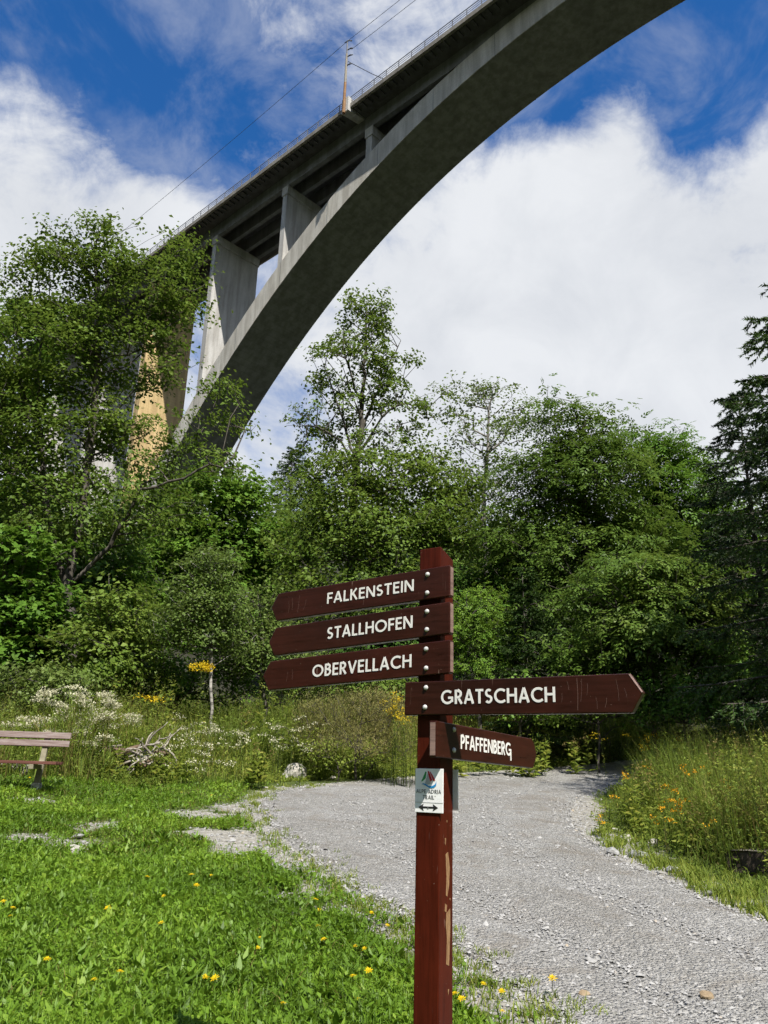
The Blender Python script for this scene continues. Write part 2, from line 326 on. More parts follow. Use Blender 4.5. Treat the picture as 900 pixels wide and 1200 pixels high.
class MB:
    def __init__(s): s.v = []; s.f = []
    def add(s, vs, fs):
        k = len(s.v); s.v += [tuple(map(float, p)) for p in vs]; s.f += [tuple(i + k for i in f) for f in fs]; return s
    def box(s, lo, hi):
        x0, y0, z0 = lo; x1, y1, z1 = hi
        return s.hexa([(x0, y0, z0), (x1, y0, z0), (x1, y1, z0), (x0, y1, z0), (x0, y0, z1), (x1, y0, z1), (x1, y1, z1), (x0, y1, z1)])
    def hexa(s, p): return s.add(p, [(0, 3, 2, 1), (4, 5, 6, 7), (0, 1, 5, 4), (1, 2, 6, 5), (2, 3, 7, 6), (3, 0, 4, 7)])
    def prism(s, poly, off):
        n = len(poly); off = np.array(off, float); a = [np.array(p, float) for p in poly]
        return s.add(a + [p + off for p in a], [tuple(range(n))[::-1], tuple(range(n, 2 * n))] + [(i, (i + 1) % n, n + (i + 1) % n, n + i) for i in range(n)])
    def tube(s, pts, rad, n=8, cap=True):
        pts = [np.array(p, float) for p in pts]; rad = [rad] * len(pts) if np.isscalar(rad) else rad; k = len(s.v); rings = []
        for i, p in enumerate(pts):
            d = pts[min(i + 1, len(pts) - 1)] - pts[max(i - 1, 0)]; d = d / (np.linalg.norm(d) + 1e-9)
            h = np.array([0, 0, 1.0]) if abs(d[2]) < 0.9 else np.array([1.0, 0, 0])
            a = np.cross(d, h); a /= np.linalg.norm(a); b = np.cross(d, a)
            rings.append([p + rad[i] * (math.cos(2 * math.pi * j / n) * a + math.sin(2 * math.pi * j / n) * b) for j in range(n)])
        vs = [q for r in rings for q in r]
        fs = [(i * n + j, i * n + (j + 1) % n, (i + 1) * n + (j + 1) % n, (i + 1) * n + j) for i in range(len(pts) - 1) for j in range(n)]
        if cap: fs += [tuple(range(n))[::-1], tuple(range((len(pts) - 1) * n, len(pts) * n))]
        return s.add(vs, fs)
    def build(s, name, mat, parent=None, loc=None, bevel=0.0, smooth=False):
        me = bpy.data.meshes.new(name); me.from_pydata(s.v, [], s.f); me.validate()
        b = bmesh.new(); b.from_mesh(me); bmesh.ops.recalc_face_normals(b, faces=b.faces[:]); b.to_mesh(me); b.free()
        if smooth: me.polygons.foreach_set('use_smooth', np.ones(len(me.polygons), dtype=bool))
        o = link(name, me, mat, parent, loc)
        if bevel:
            m = o.modifiers.new('bevel', 'BEVEL'); m.width = bevel; m.segments = 2; m.limit_method = 'ANGLE'; m.angle_limit = R(35)
        return o

# ------------------------------------------------------------------ ground
def smooth(x, a, b):
    t = np.clip((np.asarray(x, float) - a) / (b - a), 0, 1); return t * t * (3 - 2 * t)
def splus(x, w): return 0.5 * (x + np.sqrt(x * x + w * w))
def g(x, y):
    x = np.asarray(x, float); y = np.asarray(y, float)
    ye = np.minimum(y, 170.0)
    z = 0.1 * splus(ye - 2.0, 1.0) + 0.24 * splus(ye - 22.0, 1.5)
    z = z + 0.04 * np.clip(-x - 1.0, 0, 8) * smooth(y, 4, 12)
    return z - 0.1 * 0.5 * (-2 + math.sqrt(5))
def ground_hit(px, py):
    d = ray(px, py); t = np.concatenate([np.arange(2, 40, 0.01), np.arange(40, 400, 0.25)])
    p = CAM + d * t[:, None]; i = np.argmax(p[:, 2] < g(p[:, 0], p[:, 1])); return p[i]
def ghit(px, py):
    p = ground_hit(px, py); return np.array([p[0], p[1], float(g(p[0], p[1]))])
def vnoise(x, y, s, seed=0):
    """smooth value noise"""
    x = np.asarray(x, float) / s; y = np.asarray(y, float) / s; ix = np.floor(x).astype(int); iy = np.floor(y).astype(int); fx = x - ix; fy = y - iy
    def h(a, b):
        k = (a * 374761393 + b * 668265263 + seed * 1442695041) & 0xffffffff; k = ((k ^ (k >> 13)) * 1274126177) & 0xffffffff
        return ((k ^ (k >> 16)) & 0xffff) / 65535.0
    fx = fx * fx * (3 - 2 * fx); fy = fy * fy * (3 - 2 * fy)
    return (h(ix, iy) * (1 - fx) + h(ix + 1, iy) * fx) * (1 - fy) + (h(ix, iy + 1) * (1 - fx) + h(ix + 1, iy + 1) * fx) * fy
def fbm(x, y, s, seed=0): return (vnoise(x, y, s, seed) * 0.5 + vnoise(x, y, s / 2, seed + 1) * 0.3 + vnoise(x, y, s / 4.3, seed + 2) * 0.2)

# gravel track: pairs of points on its two edges
ROWS = [((860, 1400), (1500, 1270)), ((720, 1265), (1150, 1160)), ((640, 1200), (1000, 1115)), ((560, 1140), (900, 1078)), ((490, 1095), (840, 1055)), ((430, 1060), (790, 1030)), ((380, 1030), (740, 1010)),
        ((335, 992), (704, 987)), ((303, 962), (682, 966)), ((298, 940), (678, 956)), ((330, 924), (680, 947)), ((450, 914), (684, 938)), ((560, 906), (694, 930)),
        ((640, 901), (712, 924)), ((700, 897), (745, 918)), ((760, 890), (800, 912)), ((850, 883), (880, 906)), ((960, 876), (985, 900)), ((1100, 868), (1120, 893))]
EA = np.array([ghit(*a) for a, b in ROWS]); EB = np.array([ghit(*b) for a, b in ROWS])
def resample(P, k):
    """Catmull-Rom through P, k steps for each span"""
    Q = np.vstack([2 * P[0] - P[1], P, 2 * P[-1] - P[-2]]); out = []
    for i in range(1, len(Q) - 2):
        for t in np.arange(k) / k:
            out.append(0.5 * (2 * Q[i] + (Q[i + 1] - Q[i - 1]) * t + (2 * Q[i - 1] - 5 * Q[i] + 4 * Q[i + 1] - Q[i + 2]) * t * t + (3 * Q[i] - Q[i - 1] - 3 * Q[i + 1] + Q[i + 2]) * t ** 3))
    return np.array(out + [P[-1]])
PA, PB = resample(EA, 10)[:, :2], resample(EB, 10)[:, :2]
POLY = np.vstack([PA, PB[::-1]])
def in_poly(x, y, P=POLY):
    c = np.zeros(np.shape(x), bool)
    for (x0, y0), (x1, y1) in zip(P, np.roll(P, -1, 0)):
        if y0 == y1: continue
        c ^= ((y0 > y) != (y1 > y)) & (x < (x1 - x0) * (y - y0) / (y1 - y0) + x0)
    return c
def edge_dist(x, y, P):
    """distance from points to a polyline, and which side is inside the track (negative inside)"""
    p = np.stack([x, y], -1)[:, None, :]; a = P[None, :-1]; b = P[None, 1:]; ab = b - a
    t = np.clip(((p - a) * ab).sum(-1) / (ab ** 2).sum(-1), 0, 1); return np.sqrt((((a + ab * t[..., None]) - p) ** 2).sum(-1)).min(1)
def track_exact(x, y):
    d = np.empty(len(x))
    for i in range(0, len(x), 20000):
        s = slice(i, i + 20000); d[s] = np.minimum(edge_dist(x[s], y[s], PA[::2]), edge_dist(x[s], y[s], PB[::2]))
    return np.where(in_poly(x, y), -d, d)
_tx, _ty = np.arange(-17, 17.01, 0.1), np.arange(0, 33.01, 0.1); _tg = np.meshgrid(_tx, _ty); TGRID = track_exact(_tg[0].ravel(), _tg[1].ravel()).reshape(len(_ty), len(_tx))
def track_dist(x, y):
    """signed distance to the track's edge (negative on it), read off a grid"""
    x = np.asarray(x, float); y = np.asarray(y, float)
    u = np.clip((x + 17) / 0.1, 0, len(_tx) - 1.001); v = np.clip(y / 0.1, 0, len(_ty) - 1.001); i = u.astype(int); j = v.astype(int); fu = u - i; fv = v - j
    d = (TGRID[j, i] * (1 - fu) + TGRID[j, i + 1] * fu) * (1 - fv) + (TGRID[j + 1, i] * (1 - fu) + TGRID[j + 1, i + 1] * fu) * fv
    return np.where((np.abs(x) > 17) | (y < 0) | (y > 33), 10.0, d)
# worn, stony patch between the lawn and the meadow
WORN = [(ghit(*p)[:2], r) for p, r in (((262, 985), 0.6), ((195, 972), 0.45), ((300, 1000), 0.45), ((335, 1012), 0.4), ((135, 972), 0.35), ((400, 1075), 0.35), ((450, 1100), 0.32), ((350, 1045), 0.32), ((90, 990), 0.25), ((20, 985), 0.3), ((40, 940), 0.25), ((300, 950), 0.45), ((230, 955), 0.3), ((510, 1130), 0.34), ((590, 1180), 0.34))]
def bareness(x, y, td):
    b = np.exp(-np.clip(td, 0, None) / np.where((x > 2.4) & (y < 15), 0.75, 0.22))
    for (c, r) in WORN: b = np.maximum(b, 0.98 * np.exp(-(((x - c[0]) / (1.7 * r)) ** 2 + ((y - c[1]) / (1.6 * r)) ** 2)))
    return np.where(td > 0.35, b * smooth(fbm(x + 40, y * 1.0 + 40, 0.7, 61), 0.34, 0.58), b)
gx = np.concatenate([[-900, -500, -300, -180, -110, -70, -45, -30, -22, -17], np.arange(-14, 16.01, 0.2), [19, 24, 32, 46, 70, 110, 180, 300, 500, 900]])
gy = np.concatenate([[-600, -300, -120, -50, -20, -8, -3, 0, 1.5, 3], np.arange(4, 30.01, 0.2), [32, 35, 39, 44, 50, 58, 68, 80, 95, 112, 130, 150, 165, 180, 220, 320, 600, 1200]])
GX, GY = np.meshgrid(gx, gy); xs, ys = GX.ravel(), GY.ravel()
td = track_dist(xs, ys); bare = bareness(xs, ys, td)
near = (np.abs(xs) < 16) & (ys > 3) & (ys < 31)
zs = g(xs, ys) + near * (fbm(xs, ys, 1.3, 3) - 0.5) * 0.10 * smooth(td, 0.0, 1.0) - near * 0.10 * smooth(-td, 0.15, 0.5)
nx, ny = len(gx), len(gy); ii = (np.arange(ny - 1)[:, None] * nx + np.arange(nx - 1)).ravel()
me = np_mesh('ground', np.stack([xs, ys, zs], -1), np.stack([ii, ii + 1, ii + nx + 1, ii + nx], -1), smooth=True)
a = me.attributes.new('bare', 'FLOAT', 'POINT'); a.data.foreach_set('value', bare.astype(np.float32))
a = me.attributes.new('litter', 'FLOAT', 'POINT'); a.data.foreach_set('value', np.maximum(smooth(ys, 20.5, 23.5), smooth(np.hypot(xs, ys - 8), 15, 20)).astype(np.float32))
tag(link('ground', me, 'soil'), 'grassy stony ground rising towards the wooded hillside', None, kind='structure')
ha = np.linspace(0, 2 * np.pi, 73)[:-1]; hr = np.array([230, 300, 380, 480, 600, 760, 1000, 1600]); hh_ = np.array([-0.02, 0.10, 0.19, 0.26, 0.31, 0.33, 0.33, 0.30])
HV = []
for r_, e_ in zip(hr, hh_):
    front = np.exp(-((np.angle(np.exp(1j * (ha - np.pi / 2)))) / 0.9) ** 2)
    x_, y_ = r_ * np.cos(ha), r_ * np.sin(ha); HV.append(np.stack([x_, y_, r_ * e_ * (1 - 0.42 * front) * (0.8 + 0.5 * fbm(x_ + 3000, y_ + 3000, 260, 5)) - 6], -1))
HV = np.concatenate(HV); n72 = len(ha); jj = np.arange(n72); HF = np.concatenate([np.stack([k_ * n72 + jj, k_ * n72 + (jj + 1) % n72, (k_ + 1) * n72 + (jj + 1) % n72, (k_ + 1) * n72 + jj], -1) for k_ in range(len(hr) - 1)])
simple('far_forest', [(0.3, (0.018, 0.030, 0.012)), (0.7, (0.045, 0.062, 0.024))], 0.05)
tag(link('hills', np_mesh('hills', HV, HF, smooth=True), 'far_forest'), 'wooded hills closing the valley', None, kind='structure')
def zg(x, y):
    x = np.asarray(x, float); y = np.asarray(y, float); t = track_dist(np.atleast_1d(x).ravel(), np.atleast_1d(y).ravel()).reshape(np.shape(np.atleast_1d(x)))
    n = (np.abs(np.atleast_1d(x)) < 16) & (np.atleast_1d(y) > 3) & (np.atleast_1d(y) < 31)
    z = g(np.atleast_1d(x), np.atleast_1d(y)) + n * (fbm(np.atleast_1d(x), np.atleast_1d(y), 1.3, 3) - 0.5) * 0.10 * smooth(t, 0.0, 1.0)
    return z
def zg1(x, y): return float(zg(np.array([x]), np.array([y]))[0])

# the track: a sheet across, slightly crowned, its edges ragged and sunk under the turf
K = 25; tt = np.linspace(0, 1, K); V = []
for A, B in zip(PA, PB): V.append(A + (B - A) * tt[:, None])
V = np.array(V); X, Y = V[..., 0], V[..., 1]; cross = np.minimum(tt, 1 - tt)[None] * np.ones((len(PA), 1))
rut = -0.025 * (np.exp(-((tt - 0.30) / 0.07) ** 2) + np.exp(-((tt - 0.68) / 0.07) ** 2))[None]
Z = g(X, Y) + 0.03 * smooth(cross, 0.0, 0.12) - 0.018 * (1 - smooth(cross, 0, 0.04)) + rut + (fbm(X, Y, 0.7, 9) - 0.5) * 0.03
ii = (np.arange(len(PA) - 1)[:, None] * K + np.arange(K - 1)).ravel()
me = np_mesh('gravel_track', np.stack([X, Y, Z], -1).reshape(-1, 3), np.stack([ii, ii + 1, ii + K + 1, ii + K], -1), smooth=True)
a = me.attributes.new('rut', 'FLOAT', 'POINT'); a.data.foreach_set('value', np.ascontiguousarray(np.broadcast_to(np.exp(-((tt - 0.30) / 0.09) ** 2) + np.exp(-((tt - 0.68) / 0.09) ** 2), X.shape).ravel(), dtype=np.float32))
tag(link('gravel_track', me, 'gravel'), 'grey gravel track bending through the clearing', None, kind='structure')
def ztrack(x, y): return g(x, y) + 0.018 + (fbm(x, y, 0.7, 9) - 0.5) * 0.03

# ------------------------------------------------------------------ railway bridge
BK = 1.6; _ba = R(46.5)
BD = np.array([-math.sin(_ba), math.cos(_ba), 0.0]); BN = np.array([-math.cos(_ba), -math.sin(_ba), 0.0])
BP = np.array([-1.55, 48.93, 0.0])
def bp(s, off, z):
    """bridge frame: s along it (far end positive), off outwards from the near face (negative = under the deck), z up"""
    p = BP + BD * s + BN * off; p[2] = z; return CAM + (p - CAM) * BK
def z_in(s):
    t = abs(s + 24.0 - 5.0) + 5.0; return ((-6.566e-5 * t - 0.0075467) * t + 0.080484) * t + 48.282
def z_ex(s):
    t = abs(s + 24.0 - 5.0) + 5.0; return z_in(s) + 1.66 + 0.0185 * t + 0.03 * max(t - 46, 0)
S_FAR, S_NEAR, WID = 62.0, -110.0, 4.95
ZG, ZS = 49.4, 50.62                                 # underside of the girders, underside of the slab
foot = bp(31, -WID / 2, 0); foot[2] = float(g(foot[0], foot[1]))
bridge = tag(empty('arch_bridge', foot), 'tall grey concrete railway arch bridge crossing high overhead from left to upper right', 'bridge')
def bpart(mb, name, mat, parent=bridge, bevel=0.0):
    return mb.build(name, mat, parent, loc=(-foot if parent is bridge else (0, 0, 0)), bevel=bevel)
def bbox(mb, s0, s1, o0, o1, z0, z1):
    return mb.hexa([bp(s0, o0, z0), bp(s1, o0, z0), bp(s1, o1, z0), bp(s0, o1, z0), bp(s0, o0, z1), bp(s1, o0, z1), bp(s1, o1, z1), bp(s0, o1, z1)])
m = MB(); ss = np.arange(-72.0, 34.01, 1.0); n = len(ss)
vs = []
for s in ss: vs += [bp(s, 0, z_in(s)), bp(s, -WID, z_in(s)), bp(s, -WID, z_ex(s)), bp(s, 0, z_ex(s))]
fs = [(i * 4 + j, i * 4 + (j + 1) % 4, i * 4 + 4 + (j + 1) % 4, i * 4 + 4 + j) for i in range(n - 1) for j in range(4)] + [(0, 3, 2, 1), (n * 4 - 4, n * 4 - 3, n * 4 - 2, n * 4 - 1)]
arch = bpart(m.add(vs, fs), 'arch', 'concrete_arch')
# the soffit: skin below the rib, shade and staining put into its dark colour
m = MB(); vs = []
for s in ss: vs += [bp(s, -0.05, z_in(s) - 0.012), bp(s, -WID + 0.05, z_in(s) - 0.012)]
bpart(m.add(vs, [(i * 2, i * 2 + 1, i * 2 + 3, i * 2 + 2) for i in range(n - 1)]), 'soffit_shade', 'concrete_soffit_shaded', arch)
# casting joints standing a little proud across the soffit and the face
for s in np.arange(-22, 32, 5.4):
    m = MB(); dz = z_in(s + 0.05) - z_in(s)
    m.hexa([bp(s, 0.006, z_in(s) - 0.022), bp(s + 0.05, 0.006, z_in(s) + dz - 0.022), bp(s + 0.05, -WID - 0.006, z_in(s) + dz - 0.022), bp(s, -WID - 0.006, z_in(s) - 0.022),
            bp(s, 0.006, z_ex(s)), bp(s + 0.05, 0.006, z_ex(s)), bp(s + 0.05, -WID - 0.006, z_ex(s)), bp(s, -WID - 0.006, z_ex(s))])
    o = bpart(m, 'casting_joint', 'concrete_soffit_shaded', arch)
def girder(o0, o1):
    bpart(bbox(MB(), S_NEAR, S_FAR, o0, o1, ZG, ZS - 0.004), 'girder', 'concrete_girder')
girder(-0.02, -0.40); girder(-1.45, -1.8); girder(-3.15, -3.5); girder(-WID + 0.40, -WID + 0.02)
m = MB(); sec = [(1.5, ZS + 0.02), (0.0, ZS - 0.0), (-WID, ZS), (-WID - 1.5, ZS + 0.02), (-WID - 1.5, ZS + 0.25), (1.5, ZS + 0.25)]
m.add([bp(S_NEAR, o, z) for o, z in sec] + [bp(S_FAR, o, z) for o, z in sec], [tuple(range(6))[::-1], tuple(range(6, 12))] + [(i, (i + 1) % 6, 6 + (i + 1) % 6, 6 + i) for i in range(6)])
bpart(m, 'deck_slab', 'concrete_deck')
for o0, o1 in ((1.40, 1.62), (-WID - 1.62, -WID - 1.40)):
    bpart(bbox(MB(), S_NEAR, S_FAR, o0, o1, ZS - 0.06, ZS + 0.32), 'edge_kerb', 'concrete_kerb')
# small brackets under the overhanging edge
m = MB()
for s in np.arange(-24, 44, 0.62): bbox(m, s, s + 0.22, 1.36, 0.75, ZS - 0.13, ZS + 0.01)
tag(bpart(m, 'edge_brackets', 'concrete_deck'), kind='stuff')
# railing: three rails and a post every two metres
railing = bpart(bbox(MB(), S_NEAR, S_FAR, 1.50, 1.545, ZS + 1.02, ZS + 1.065), 'railing', 'rail_metal')
for z in (0.62, 0.82): bpart(bbox(MB(), S_NEAR, S_FAR, 1.51, 1.535, ZS + z, ZS + z + 0.025), 'rail', 'rail_metal', railing)
pm = None
for s in np.arange(-20, 46, 1.25):
    if pm is None:
        o = bpart(bbox(MB(), 0, 0.045, 1.49, 1.55, ZS + 0.30, ZS + 1.0), 'railing_post', 'rail_metal', railing); pm = o.data
    else:
        o = link('railing_post', pm, 'rail_metal', railing)
    o.location = tuple(BD * s * BK)
far_rail = bpart(bbox(MB(), S_NEAR, S_FAR, -WID - 1.55, -WID - 1.50, ZS + 1.02, ZS + 1.065), 'railing', 'rail_metal')
# spandrel walls and approach piers
def pier(s, th, z0, mat, label):
    z1 = ZG - 0.004
    lo0, lo1 = (z0, z0) if not callable(z0) else (z0(s) - 0.35, z0(s + th) - 0.35)
    m = MB().hexa([bp(s, -0.03, lo0), bp(s + th, -0.03, lo1), bp(s + th, -WID + 0.03, lo1), bp(s, -WID + 0.03, lo0), bp(s, -0.03, z1), bp(s + th, -0.03, z1), bp(s + th, -WID + 0.03, z1), bp(s, -WID + 0.03, z1)])
    p = bpart(m, 'pier', mat); p['label'] = label
    bpart(bbox(MB(), s - 0.10, s + th + 0.10, 0.04, -WID - 0.04, z1 - 0.85, z1 - 0.002), 'pier_head', mat, p)
    return p
pier(0.35, 0.62, z_ex, 'concrete_pier', 'short concrete wall where the arch nears the deck')
pier(10.35, 0.55, z_ex, 'concrete_pier', 'middle slim concrete wall standing on the arch')
pier(20.45, 0.62, z_ex, 'concrete_pier', 'tall slim concrete wall standing low on the arch')
pier(-49.0, 0.55, z_ex, 'concrete_pier', 'slim concrete wall on the far half of the arch')
pier(31.0, 0.95, 4.0, 'stone_ochre', 'ochre stained pier behind the leafy alder')
pier(41.5, 0.7, 8.0, 'concrete_pier', 'grey approach pier behind the leafy alder')
pier(52.0, 0.7, 8.0, 'concrete_pier', 'grey approach pier at the far bank')

# catenary mast bolted to the side of the deck
mb0 = bp(1.55, 1.72, 51.0); mast = tag(empty('catenary_mast', mb0), 'thin rusty mast bolted to the edge of the bridge deck', 'mast')
def mz(h, ds=0.0, do=0.0): return bp(1.55 + ds, 1.95 + do, h) - mb0
ZB = 49.95
MB().tube([mz(ZB), mz(ZB + 3.0)], [0.20, 0.17], 8).build('lower_pole', 'mast_rust', mast)
MB().tube([mz(ZB + 3.0), mz(ZB + 5.9)], [0.17, 0.13], 8).build('upper_pole', 'mast_grey', mast)
MB().tube([mz(ZB + 5.9), mz(ZB + 7.3)], [0.11, 0.08], 8).build('pole_top', 'rail_metal', mast)
m = MB(); b0 = [bp(1.2, 0.0, 50.5), bp(1.9, 0.0, 50.5), bp(1.9, 1.85, ZB + 0.2), bp(1.2, 1.85, ZB + 0.2), bp(1.2, 0.0, 51.3), bp(1.9, 0.0, 51.3), bp(1.9, 1.85, 51.5), bp(1.2, 1.85, 51.5)]
m.hexa([p - mb0 for p in b0]); m.build('wall_bracket', 'concrete_pier', mast)
MB().tube([mz(ZB + 6.9, -0.5), mz(ZB + 7.2, -0.15), mz(ZB + 7.3, 0.3)], 0.08, 6).build('insulator_arm', 'rail_metal', mast)
for h in (4.7, 5.6, 6.3):
    MB().tube([mz(ZB + h), mz(ZB + h + 0.04, -0.35, -0.1), mz(ZB + h - 0.05, -0.55, -0.15)], [0.07, 0.10, 0.05], 6).build('insulator', 'rail_metal', mast)
MB().tube([mz(ZB + 5.0, -0.2), mz(ZB + 4.1, -1.4, -1.5), mz(ZB + 3.4, -2.6, -3.0)], 0.045, 5).build('bracket_stay', 'rail_metal', mast)
def wire(name, label, pts, r=0.028):
    P = [bp(*p) for p in pts]; base = P[0].copy(); Q = []
    for a_, b_ in zip(P[:-1], P[1:]):
        for t in np.linspace(0, 1, 13)[:-1]:
            Q.append(a_ + (b_ - a_) * t - np.array([0, 0, 4 * t * (1 - t) * 0.010 * np.linalg.norm(b_ - a_)]) - base)
    Q.append(P[-1] - base); tag(MB().tube(Q, r, 5).build(name, 'wire', None, loc=base), label, 'wire', 'wires over the railway')
wire('overhead_wire', 'topmost thin wire passing the head of the bridge mast', [(60, 1.9, 57.2), (1.55, 1.95, 57.2), (-58, 1.9, 57.2)])
wire('overhead_wire', 'second thin wire leaving the mast towards the upper right', [(1.2, 1.8, 56.2), (-58, 1.7, 56.0)])
wire('overhead_wire', 'thin contact wire just above the bridge railing', [(60, -1.2, 55.0), (0.6, -1.2, 55.0), (-58, -1.2, 55.0)])

# ------------------------------------------------------------------ signpost
_pa = R(35.0); PX, PY, PS = 0.232, 3.08, 0.10
TF = np.array([math.cos(_pa), -math.sin(_pa), 0]); TB = np.array([math.sin(_pa), math.cos(_pa), 0]); NF = -TB; UP = np.array([0, 0, 1.0])
PE = np.array([PX, PY, 0.0])                          # the edge between the two faces in view
pz = zg1(PX, PY); pbase = PE - TF * PS / 2 + TB * PS / 2; pbase[2] = pz
signpost = tag(empty('signpost', pbase), 'red-brown wooden signpost with five pointed name boards beside the gravel track', 'signpost')
def sp(u, b, z): return PE + TF * u + TB * b + UP * z - pbase
m = MB(); zt = 2.487
m.hexa([sp(-PS, 0, pz - 0.5), sp(0, 0, pz - 0.5), sp(0, PS, pz - 0.5), sp(-PS, PS, pz - 0.5), sp(-PS, 0, zt), sp(0, 0, zt), sp(0, PS, zt - 0.035), sp(-PS, PS, zt - 0.035)])
post = m.build('post', 'post_paint', signpost, bevel=0.004)
# bare wood where the paint has flaked off the right face
def flake(pts):
    MB().prism([sp(0.0002, b, z) for b, z in pts], TF * 0.0008).build('paint_chip', 'bare_wood', post).location = (0, 0, 0)
flake([(0.045, 1.345), (0.062, 1.352), (0.075, 1.30), (0.070, 1.24), (0.058, 1.205), (0.048, 1.21), (0.052, 1.27)])
flake([(0.052, 1.152), (0.078, 1.165), (0.080, 1.12), (0.076, 1.04), (0.070, 0.985), (0.052, 0.992), (0.056, 1.07), (0.048, 1.12)])
flake([(0.042, 1.185), (0.056, 1.178), (0.052, 1.155), (0.040, 1.160)])
flake([(0.072, 1.20), (0.080, 1.198), (0.078, 1.19)]); flake([(0.050, 1.46), (0.057, 1.458), (0.054, 1.45)]); flake([(0.064, 0.915), (0.072, 0.913), (0.066, 0.895)])
flake([(0.040, 1.40), (0.048, 1.398), (0.046, 1.375), (0.041, 1.38)])

# lettering: every letter as pen strokes of one width
def arc(cx, cy, rx, ry, a0, a1, n=14): return [(cx + rx * math.cos(R(a)), cy + ry * math.sin(R(a))) for a in np.linspace(a0, a1, n)]
_h = 0.075
GLYPH = {
    'A': (0.74, [[(0.06, 0), (0.37, 1.0)], [(0.68, 0), (0.37, 1.0)], [(0.17, 0.30), (0.57, 0.30)]]),
    'B': (0.56, [[(_h, 0), (_h, 1)], [(_h, 1 - _h), (0.25, 1 - _h)] + arc(0.25, 0.735, 0.19, 0.19, 90, -90, 10) + [(_h, 0.545)], [(_h, 0.54), (0.27, 0.54)] + arc(0.27, 0.307, 0.215, 0.232, 90, -90, 10) + [(_h, _h)]]),
    'C': (0.80, [arc(0.5, 0.5, 0.425, 0.425, 48, 312, 20)]),
    'D': (0.75, [[(_h, 0), (_h, 1)], [(_h, 1 - _h), (0.28, 1 - _h)] + arc(0.28, 0.5, 0.39, 0.425, 90, -90, 14) + [(_h, _h)]]),
    'E': (0.50, [[(_h, 0), (_h, 1)], [(_h, 1 - _h), (0.49, 1 - _h)], [(_h, 0.52), (0.45, 0.52)], [(_h, _h), (0.49, _h)]]),
    'F': (0.48, [[(_h, 0), (_h, 1)], [(_h, 1 - _h), (0.48, 1 - _h)], [(_h, 0.50), (0.44, 0.50)]]),
    'G': (0.95, [arc(0.5, 0.5, 0.425, 0.425, 48, 318, 20), [(0.86, 0.15), (0.86, 0.48)], [(0.56, 0.45), (0.93, 0.45)]]),
    'H': (0.70, [[(_h, 0), (_h, 1)], [(0.625, 0), (0.625, 1)], [(_h, 0.52), (0.625, 0.52)]]),
    'I': (0.16, [[(0.08, 0), (0.08, 1)]]),
    'K': (0.62, [[(_h, 0), (_h, 1)], [(0.10, 0.42), (0.54, 1.0)], [(0.24, 0.58), (0.58, 0)]]),
    'L': (0.46, [[(_h, 0), (_h, 1)], [(_h, _h), (0.46, _h)]]),
    'N': (0.74, [[(_h, 0), (_h, 1)], [(0.665, 0), (0.665, 1)], [(0.09, 0.97), (0.65, 0.03)]]),
    'O': (0.98, [arc(0.49, 0.5, 0.42, 0.425, 90, 450, 26)]),
    'P': (0.54, [[(_h, 0), (_h, 1)], [(_h, 1 - _h), (0.26, 1 - _h)] + arc(0.26, 0.69, 0.21, 0.235, 90, -90, 10) + [(_h, 0.455)]]),
    'R': (0.58, [[(_h, 0), (_h, 1)], [(_h, 1 - _h), (0.26, 1 - _h)] + arc(0.26, 0.70, 0.20, 0.225, 90, -90, 10) + [(_h, 0.475)], [(0.24, 0.47), (0.53, 0)]]),
    'S': (0.54, [arc(0.27, 0.715, 0.185, 0.21, 40, 255, 12) + arc(0.26, 0.285, 0.20, 0.21, 80, -145, 12)]),
    'T': (0.58, [[(0.29, 0), (0.29, 1)], [(0, 1 - _h), (0.58, 1 - _h)]]),
    'V': (0.72, [[(0.05, 1.0), (0.36, 0)], [(0.67, 1.0), (0.36, 0)]]),
    '2': (0.50, [arc(0.25, 0.72, 0.19, 0.20, 170, -30, 10) + [(0.07, 0.07), (0.47, 0.07)]]),
    'q': (0.95, [arc(0.5, 0.5, 0.425, 0.425, 48, 318, 20), [(0.86, -0.36), (0.86, 0.48)], [(0.56, 0.45), (0.93, 0.45)]]),
}
